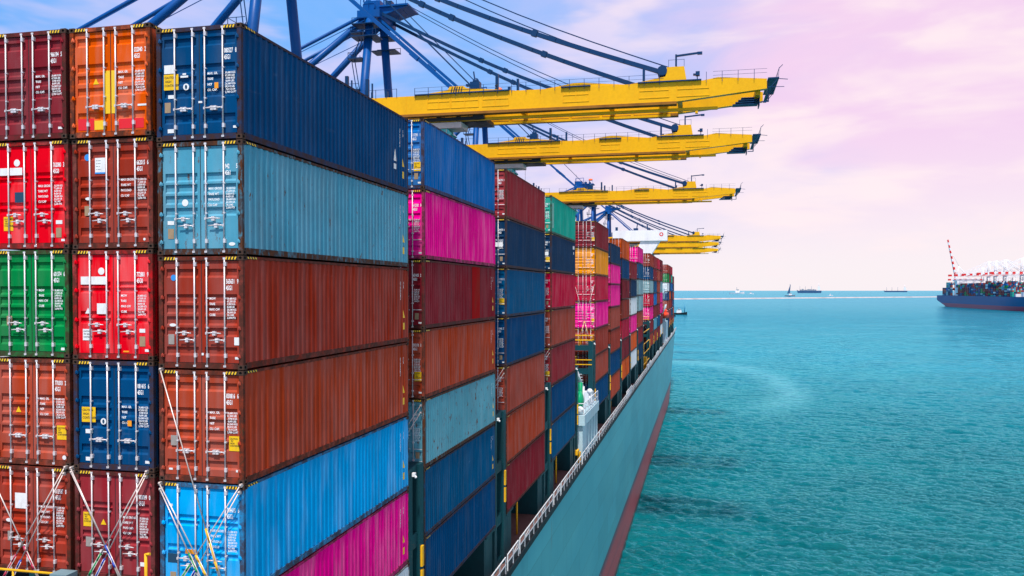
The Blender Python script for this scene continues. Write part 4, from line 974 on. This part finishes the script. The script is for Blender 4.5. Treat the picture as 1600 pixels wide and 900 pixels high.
b = MB(); b.box((FX + 8, 1600, 24.6), (FX + 30, 1612, 33)); b.tube((FX + 20, 1590, 24.6), (FX + 20, 1590, 46), .8, 8); b.box((FX + 9, 1598, 33), (FX + 12, 1601, 38)); b.box((FX + 2, 1618, 24.6), (FX + 48, 1624, 30)); F('foremast', b, M_CWHITE)
for k in range(24):
    pass
fm = {}
def far_cont_mesh(l=12.0):
    b = MB(); b.box((.12, .12, .1), (W - .12, l - .12, 2.75), 0)
    for x in (0, W - .16):
        for y in (0, l - .16): b.box((x, y, 0), (x + .16, y + .16, 2.85), 0)
        b.box((x, .16, 2.7), (x + .14, l - .16, 2.84), 0); b.box((x, .16, .02), (x + .14, l - .16, .2), 0)
    for y in (0, l - .14): b.box((.16, y, 2.7), (W - .16, y + .14, 2.84)); b.box((.16, y, .02), (W - .16, y + .14, .2))
    return b
FCM = far_cont_mesh().mesh('shipping_container', M_PAINT)
rc = random.Random(11)
pal = ['brownred', 'maroon', 'darkblue', 'navy', 'deepblue', 'claret', 'rust', 'green', 'white', 'steel', 'deepblue', 'brownred', 'maroon', 'darkblue', 'teal', 'blue', 'greysteel', 'navy']
def tiers_at(y): return [5, 6, 8, 7, 9, 9, 8, 9, 10, 10, 8, 8, 9, 9, 7, 8, 8, 8, 9, 9, 9, 8, 8, 9, 8, 9, 10, 10][int((y - 1632) / 14.9) % 28]
stuffb = {}
OR = 'first second third fourth fifth sixth seventh eighth ninth tenth eleventh twelfth thirteenth fourteenth fifteenth sixteenth'.split()
def far_c(x, y, z, ck, lab):
    o = obj('shipping_container', FCM, None, (x, y, z), C[ck]); tag(o, f"tiny {CN[ck]} container, far ship's {lab}", 'shipping container', 'containers on the far ship')
nfar = 0
ybs = list(np.arange(1632, 2066, 14.9))
for bi, y in enumerate(ybs):
    if 1968 < y + 6 < 1996: continue
    nt_ = tiers_at(y)
    ckc = rc.choice(pal)
    for k in range(nt_):
        if rc.random() < .65: ckc = rc.choice(pal)
        x, z = FX + 1, 24.8 + k * 2.92
        if bi < 12 and nfar < 125: far_c(x, y, z, ckc, f'{OR[bi]} side stack from its bow, {OR[k]} tier'); nfar += 1
        else: stuffb.setdefault(ckc, MB()).box((x, y, z), (x + W, y + 12.1, z + 2.86))
    for cx in range(1, 19):
        for k in range(nt_):
            ck = rc.choice(pal); x, z = FX + 1 + cx * 2.52, 24.8 + k * 2.92
            if bi == 0 and cx < 10: far_c(x, y, z, ck, f'bow-end face, {OR[cx]} column, {OR[k]} tier'); nfar += 1
            elif k == nt_ - 1 or bi == 0: stuffb.setdefault(ck, MB()).box((x, y, z), (x + W, y + 12.1, z + 2.86))
big = MB(); cols_ = []
for mi, (ck, m_) in enumerate(stuffb.items()):
    i0 = len(big.v); big.v += m_.v; big.f += [tuple(i0 + i for i in f) for f in m_.f]; big.m += [mi] * len(m_.f); big.sm += m_.sm; cols_.append(ck)
o = obj('container_cargo', big.mesh('container_cargo', [simple_mat('far_' + ck, C[ck][:3]) for ck in cols_])); struct(o, 'stuff', 'mass of stacked containers toward the stern and inboard on the far navy blue ship')
# white and red cranes
CF = crane_set(M_CWHITE, M_CWHITE, M_CWHITE, M_CWHITE, full=False)
for x in np.arange(2, 66, 10.5):
    for q_ in (-1, 1): CF.append(('red_band', MB().box((x, q_ * 3.55 - .8, 56.0), (x + 4.4, q_ * 3.55 + .8, 59.5)).mesh('red_band', M_CRED), None, ''))
for y, l in ((1968, 'white and red crane nearest the raised striped boom'), (2010, 'white and red crane behind the stern stacks of the far ship'), (1925, 'white and red crane with the tallest apex over the far ship'), (1868, 'white and red crane just right of the tallest apex'), (1775, 'white and red crane at the right edge of the photo'), (1700, 'white and red crane partly cut by the right edge')):
    build_crane(CF, (592, y, 3.0), l, 'white and red cranes of the far port', rot=math.pi, sc=1.13 if y != 2010 else .98, skip=('hoist_rope', 'hazard_stripe', 'warning_light', 'trolley', 'cab_frame', 'machinery_house', 'winch', 'access_platform', 'head_platform', 'equipment_box', 'rope_sheave', 'walkway', 'tip_platform', 'rope_sheave_frame', 'antenna', 'apex_head', 'cab_window', 'operator_cab'))
rcn = thing('quay_crane', 'white and red crane with its striped boom raised almost upright', 'quay crane', (566, 2110, 3), 'white and red cranes of the far port')
wb, rb = MB(), MB()
p0, p1 = Vector((0, 0, 62)), Vector((-18, 0, 150))
for k in range(14):
    a, c = p0.lerp(p1, k / 14), p0.lerp(p1, (k + 1) / 14); t2 = 4.6 - .2 * k
    for s in (-2.5, 2.5): (rb if k % 2 else wb).beam(a + Vector((0, s, 0)), c + Vector((0, s, 0)), 1.6, t2 * .8)
obj('raised_boom', wb.mesh('raised_boom', M_CWHITE), rcn); obj('red_band', rb.mesh('red_band', M_CRED), rcn)
b = MB()
for s in (-8, 8):
    for x in (0, 28): b.beam((x, s, 0), (x, s, 62), 2.4, 2.4)
b.box((-3, -4, 56), (75, 4, 61)); b.tube((0, 0, 62), (6, 0, 88), 1, 8); b.tube((6, 0, 88), (28, 0, 61), .8, 8); b.tube((6, 0, 88), (-15, 0, 134), .3, 6); obj('portal_frame', b.mesh('portal_frame', M_CWHITE), rcn)
b = MB(); b.box((578.2, 1300, -10), (1500, 2160, 3)); o = obj('quay', b.mesh('quay', M_CONC)); struct(o, label='far port quay')

# ---------------------------------------------------------------- breakwater and vessels on the horizon
bw = MB(); A, B = Vector((-900, 2590, 0)), Vector((2600, 6338, 0)); d = (B - A).normalized(); n_ = Vector((-d.y, d.x, 0))
prf = [(-9, -3), (-5, 3.0), (-4, 4.6), (-2.6, 4.6), (-2.6, 3.6), (4, 3.2), (10, -3)]
K = 60
for i in range(K):
    a, c = A.lerp(B, i / K), A.lerp(B, (i + 1) / K); j = .6 * math.sin(i * 12.9898)
    for (u0, z0), (u1, z1) in zip(prf[:-1], prf[1:]): bw.face([a + n_ * u0 + Vector((0, 0, z0)), c + n_ * u0 + Vector((0, 0, z0)), c + n_ * u1 + Vector((0, 0, z1)), a + n_ * u1 + Vector((0, 0, z1))])
o = obj('breakwater', bw.mesh('breakwater', grimy('pale_concrete', (.50, .45, .45), .85, (.20, .15, .15), .5, sc=.02, streak=3))); tag(o, 'long thin pale breakwater running right across the sea below the horizon', 'breakwater')
M_FB = simple_mat('distant_hull_blue', (.03, .09, .19)); M_FW = simple_mat('distant_white', (.75, .74, .76)); M_FR = simple_mat('distant_red', (.25, .06, .07)); M_FG = simple_mat('distant_grey', (.20, .24, .30))
def cargo_ship(loc, L_, hh, label, cargo, house, ang=0.0, flip=1):
    t = thing('cargo_ship', label, 'cargo ship', loc); t.rotation_euler.z = ang; w_ = L_ * .07
    b = MB(); pts = [(-L_ / 2, 0), (-L_ / 2 - L_ * .02, hh), (L_ / 2 - L_ * .05, hh), (L_ / 2 + L_ * .01, hh * 1.35), (L_ / 2 - L_ * .03, 0)]
    b.prism([(x * flip, z) for x, z in pts], 'y', -w_, w_); obj('hull', b.mesh('hull', M_FB), t)
    if cargo:
        b = MB(); r_ = random.Random(3)
        for k in range(9): b.box((flip * (-L_ * .30 + k * L_ * .075), -w_ * .9, hh), (flip * (-L_ * .30 + k * L_ * .075 + L_ * .068), w_ * .9, hh + hh * r_.uniform(.35, .8)))
        obj('cargo', b.mesh('cargo', M_FR if cargo == 1 else M_FG), t)
    b = MB(); b.box((flip * -L_ * .44, -w_ * .9, hh), (flip * -L_ * .36, w_ * .9, hh + house)); b.tube((flip * -L_ * .40, 0, hh + house), (flip * -L_ * .40, 0, hh + house * 1.7), L_ * .008, 6); b.box((flip * -L_ * .46, -w_ * .4, hh), (flip * -L_ * .445, w_ * .4, hh + house * .8)); obj('deckhouse', b.mesh('deckhouse', M_FW), t)
    b = MB()
    for k in (-.1, .15, .38): b.tube((flip * L_ * k, 0, hh), (flip * L_ * k, 0, hh + house * 1.1), L_ * .006, 6)
    obj('mast', b.mesh('mast', M_FG), t)
    return t
cargo_ship((1485, 12790, 0), 330, 34, 'distant dark container ship on the horizon left of centre sea', 2, 60, ang=-.12, flip=-1)
cargo_ship((4160, 20100, 0), 470, 30, 'distant low blue ship on the horizon nearer the far port', 0, 75, ang=-.2, flip=-1)
def boat(name, loc, L_, label, cat, mats, mast=0, ang=0):
    t = thing(name, label, cat, loc); t.rotation_euler.z = ang; w_ = L_ * .16; h_ = L_ * .10
    b = MB(); n = 8; rows = []
    for i in range(n + 1):
        x = -L_ / 2 + L_ * i / n; f = 1 if i < 5 else 1 - ((i - 5) / 3) ** 2 * .95; sh = h_ * (1 + .6 * max(0, (i - 4) / 4) ** 2)
        rows.append([(x, -w_ * f, sh), (x, -w_ * f * .75, 0), (x, 0, -h_ * .5), (x, w_ * f * .75, 0), (x, w_ * f, sh)])
    for a, c in zip(rows[:-1], rows[1:]):
        for k in range(4): b.face([a[k], c[k], c[k + 1], a[k + 1]])
        b.face([a[0], a[4], c[4], c[0]])
    b.face(rows[0]); obj('hull', b.mesh('hull', mats[0]), t)
    b = MB(); b.box((-L_ * .1, -w_ * .6, h_ * .9), (L_ * .18, w_ * .6, h_ * 2.3)); b.box((-L_ * .04, -w_ * .5, h_ * 2.3), (L_ * .13, w_ * .5, h_ * 3.2)); obj('wheelhouse', b.mesh('wheelhouse', mats[1]), t)
    b = MB(); b.box((L_ * .131, -w_ * .45, h_ * 2.5), (L_ * .135, w_ * .45, h_ * 3.0)); b.box((-L_ * .03, -w_ * .505, h_ * 2.5), (L_ * .12, -w_ * .502, h_ * 3.0)); obj('window', b.mesh('window', M_BLACK), t)
    b = MB(); b.tube((0, 0, h_ * 3.2), (0, 0, h_ * 3.2 + max(mast, h_ * 1.5)), L_ * .012, 6)
    if mast > h_ * 3: b.prism([(-.5, h_ * 3), (-L_ * .28, h_ * 2.5), (L_ * .04, mast + h_ * 2.6), (L_ * .06, mast + h_ * 2)], 'y', -.3, .3)
    obj('mast', b.mesh('mast', mats[2]), t)
    return t
boat('sailing_barge', (520, 5440, 0), 62, 'dark boat with one tall leaning mast beyond the breakwater', 'boat', (M_FG, M_FW, M_FB), mast=58)
boat('motor_boat', (330, 8900, 0), 150, 'low pale boat farthest left on the horizon', 'boat', (M_FW, M_FW, M_FG), ang=.1)
boat('motor_boat', (434, 8300, 0), 60, 'tiny white boat just right of the low pale one', 'boat', (M_FW, M_FW, M_FG))
boat('motor_boat', (790, 5700, 0), 36, 'tiny white boat beyond the breakwater, right of the dark container ship', 'boat', (M_FW, M_FW, M_FW))
tg = boat('tugboat', (-37, 1275, 0), 26, 'small dark tugboat with a pale wheelhouse just beyond the bow', 'tugboat', (M_BLK, M_FW, M_FG))
b = MB(); b.tube((9, 0, 3), (9, 0, 16), .6, 6); b.box((-14, -.6, 9.5), (11, .6, 10.4)); obj('cargo_derrick', b.mesh('cargo_derrick', mat('derrick_blue', (.03, .22, .35), .5)[0]), tg)
boat('pilot_boat', (-45, 1180, 0), 14, 'tiny dark boat close to the bow, nearer than the tugboat', 'boat', (M_BLK, M_FG, M_FG))

# ---------------------------------------------------------------- the sea
def sea_mesh():
    rng = np.random.default_rng(5)
    a0, a1 = R(-17), R(46)
    dense = np.linspace(a0, a1, 1000)
    coarse = np.linspace(a1, a0 + 2 * math.pi, 60)[1:-1]
    ang = np.concatenate([dense, coarse])
    r = np.concatenate([[25, 40, 55, 65], np.geomspace(72, 2200, 1250), np.geomspace(2300, 150000, 50)])
    Rr, Aa = np.meshgrid(r, ang, indexing='ij'); X = Rr * np.sin(Aa); Y = Rr * np.cos(Aa)
    Z = np.zeros_like(X); cell = Rr * max((a1 - a0) / 1000, math.log(2200 / 72) / 1250)
    for lam in np.geomspace(.5, 16, 84):
        th = rng.normal(R(184), .5); k = 2 * math.pi / lam
        amp = .0295 * lam ** .60 * (1 if lam < 3 else (3 / lam) ** 1.1) * rng.uniform(.6, 1.3)
        att = np.clip((lam / cell - 2.2) / 2.2, 0, 1)
        ph = k * (X * math.sin(th) + Y * math.cos(th)) + rng.uniform(0, 6.28)
        s = np.sin(ph); Z += amp * att * (s + .35 * (s * s - .5))
    patch = .75 + .3 * np.sin(X / 47 + 1.3 * np.sin(Y / 61)) * np.sin(Y / 39 + 1.7 * np.sin(X / 83))
    Z *= patch
    edge = np.clip((Aa - a0) / .02, 0, 1) * np.clip((a1 - Aa) / .02, 0, 1); edge[:, 1000:] = 0; edge[:4] = 0; edge[1254:] = 0
    Z *= edge
    nr, na = X.shape; co = np.stack([X, Y, Z], -1).reshape(-1, 3); co = np.concatenate([co, [[0, 0, 0]]])
    i, j = np.meshgrid(np.arange(nr - 1), np.arange(na), indexing='ij'); j2 = (j + 1) % na
    q = np.stack([i * na + j, (i + 1) * na + j, (i + 1) * na + j2, i * na + j2], -1).reshape(-1, 4)[:, ::-1]
    c = nr * na; jj = np.arange(na); tri = np.stack([jj, (jj + 1) % na, np.full(na, c)], -1)[:, ::-1]
    me = bpy.data.meshes.new('sea')
    me.vertices.add(len(co)); me.vertices.foreach_set('co', co.astype(np.float32).ravel())
    nl = q.size + tri.size; me.loops.add(nl); me.loops.foreach_set('vertex_index', np.concatenate([q.ravel(), tri.ravel()]).astype(np.int32))
    me.polygons.add(len(q) + len(tri)); st = np.concatenate([np.arange(len(q)) * 4, q.size + np.arange(len(tri)) * 3]).astype(np.int32)
    me.polygons.foreach_set('loop_start', st); me.update(calc_edges=True); me.validate()
    me.polygons.foreach_set('use_smooth', np.ones(len(me.polygons), dtype=bool)); return me
m, t, b = mat('sea_water', None, .12, 0, .5); b.inputs['IOR'].default_value = 1.25
b.inputs['Specular IOR Level'].default_value = 0
c = N(t, 'ShaderNodeTexCoord').outputs['Object']; sp = N(t, 'ShaderNodeSeparateXYZ'); t.links.new(c, sp.inputs[0])
n1 = noise(t, mapping(t, c, (.004, .0022, 1)), 1.0, 5, .6, .5); n2 = noise(t, mapping(t, c, (.03, .03, 1)), 1.0, 5, .6, .4)
n3 = noise(t, mapping(t, c, (.22, .5, 1)), 1.0, 4, .6)
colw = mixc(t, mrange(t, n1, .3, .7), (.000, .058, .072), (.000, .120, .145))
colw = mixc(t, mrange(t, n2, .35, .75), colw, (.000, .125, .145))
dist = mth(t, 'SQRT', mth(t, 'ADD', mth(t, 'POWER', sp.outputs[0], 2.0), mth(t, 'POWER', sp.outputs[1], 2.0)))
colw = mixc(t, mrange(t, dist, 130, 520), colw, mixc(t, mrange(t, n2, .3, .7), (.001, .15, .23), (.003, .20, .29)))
# churned pale arc left by the bow thruster, with drifting streaks
def arc(cx, cy, rx, ry, wid, a_lo=None):
    ex = mth(t, 'DIVIDE', mth(t, 'SUBTRACT', sp.outputs[0], cx), rx); ey = mth(t, 'DIVIDE', mth(t, 'SUBTRACT', sp.outputs[1], cy), ry)
    rr = mth(t, 'SQRT', mth(t, 'ADD', mth(t, 'MULTIPLY', ex, ex), mth(t, 'MULTIPLY', ey, ey)))
    rr = mth(t, 'ADD', rr, mth(t, 'MULTIPLY', mth(t, 'SUBTRACT', n2, .5), .25))
    return mrange(t, mth(t, 'ABSOLUTE', mth(t, 'SUBTRACT', rr, 1.0)), 0, wid, 1, 0)
foam = mth(t, 'MULTIPLY', arc(-18, 325, 48, 108, .24), mrange(t, sp.outputs[1], 235, 300))
n4 = noise(t, mapping(t, c, (.006, .030, 1)), 1.0, 6, .7, .8)
streak = mth(t, 'MULTIPLY', mrange(t, n4, .52, .68), mrange(t, dist, 380, 620))
fo = mth(t, 'MULTIPLY', mth(t, 'MAXIMUM', foam, mth(t, 'MULTIPLY', streak, .8)), mrange(t, n3, .25, .7, .3, 1))
colw = mixc(t, mth(t, 'MULTIPLY', fo, .42), colw, (.20, .50, .56))
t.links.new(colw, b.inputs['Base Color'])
bp = N(t, 'ShaderNodeBump'); bp.inputs['Distance'].default_value = .25
t.links.new(mrange(t, dist, 100, 2500, .95, .36), bp.inputs['Strength'])
t.links.new(mth(t, 'ADD', noise(t, mapping(t, c, (1.3, 2.6, 1)), 1.0, 6, .68), mth(t, 'ADD', mth(t, 'MULTIPLY', noise(t, mapping(t, c, (.16, .34, 1)), 1.0, 4, .6), 2.2), mth(t, 'MULTIPLY', mth(t, 'MULTIPLY', noise(t, mapping(t, c, (.045, .09, 1)), 1.0, 6, .72), mrange(t, dist, 200, 1200)), 10.0))), bp.inputs['Height']); t.links.new(bp.outputs[0], b.inputs['Normal'])
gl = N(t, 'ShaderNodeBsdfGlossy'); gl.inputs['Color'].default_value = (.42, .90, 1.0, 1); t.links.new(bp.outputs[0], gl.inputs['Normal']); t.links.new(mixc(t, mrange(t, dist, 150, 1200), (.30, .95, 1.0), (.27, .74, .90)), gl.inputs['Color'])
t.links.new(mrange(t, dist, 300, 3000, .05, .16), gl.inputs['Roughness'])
fr = N(t, 'ShaderNodeFresnel'); fr.inputs['IOR'].default_value = 1.38; t.links.new(bp.outputs[0], fr.inputs['Normal'])
ms = N(t, 'ShaderNodeMixShader'); t.links.new(fr.outputs[0], ms.inputs[0]); t.links.new(b.outputs[0], ms.inputs[1]); t.links.new(gl.outputs[0], ms.inputs[2])
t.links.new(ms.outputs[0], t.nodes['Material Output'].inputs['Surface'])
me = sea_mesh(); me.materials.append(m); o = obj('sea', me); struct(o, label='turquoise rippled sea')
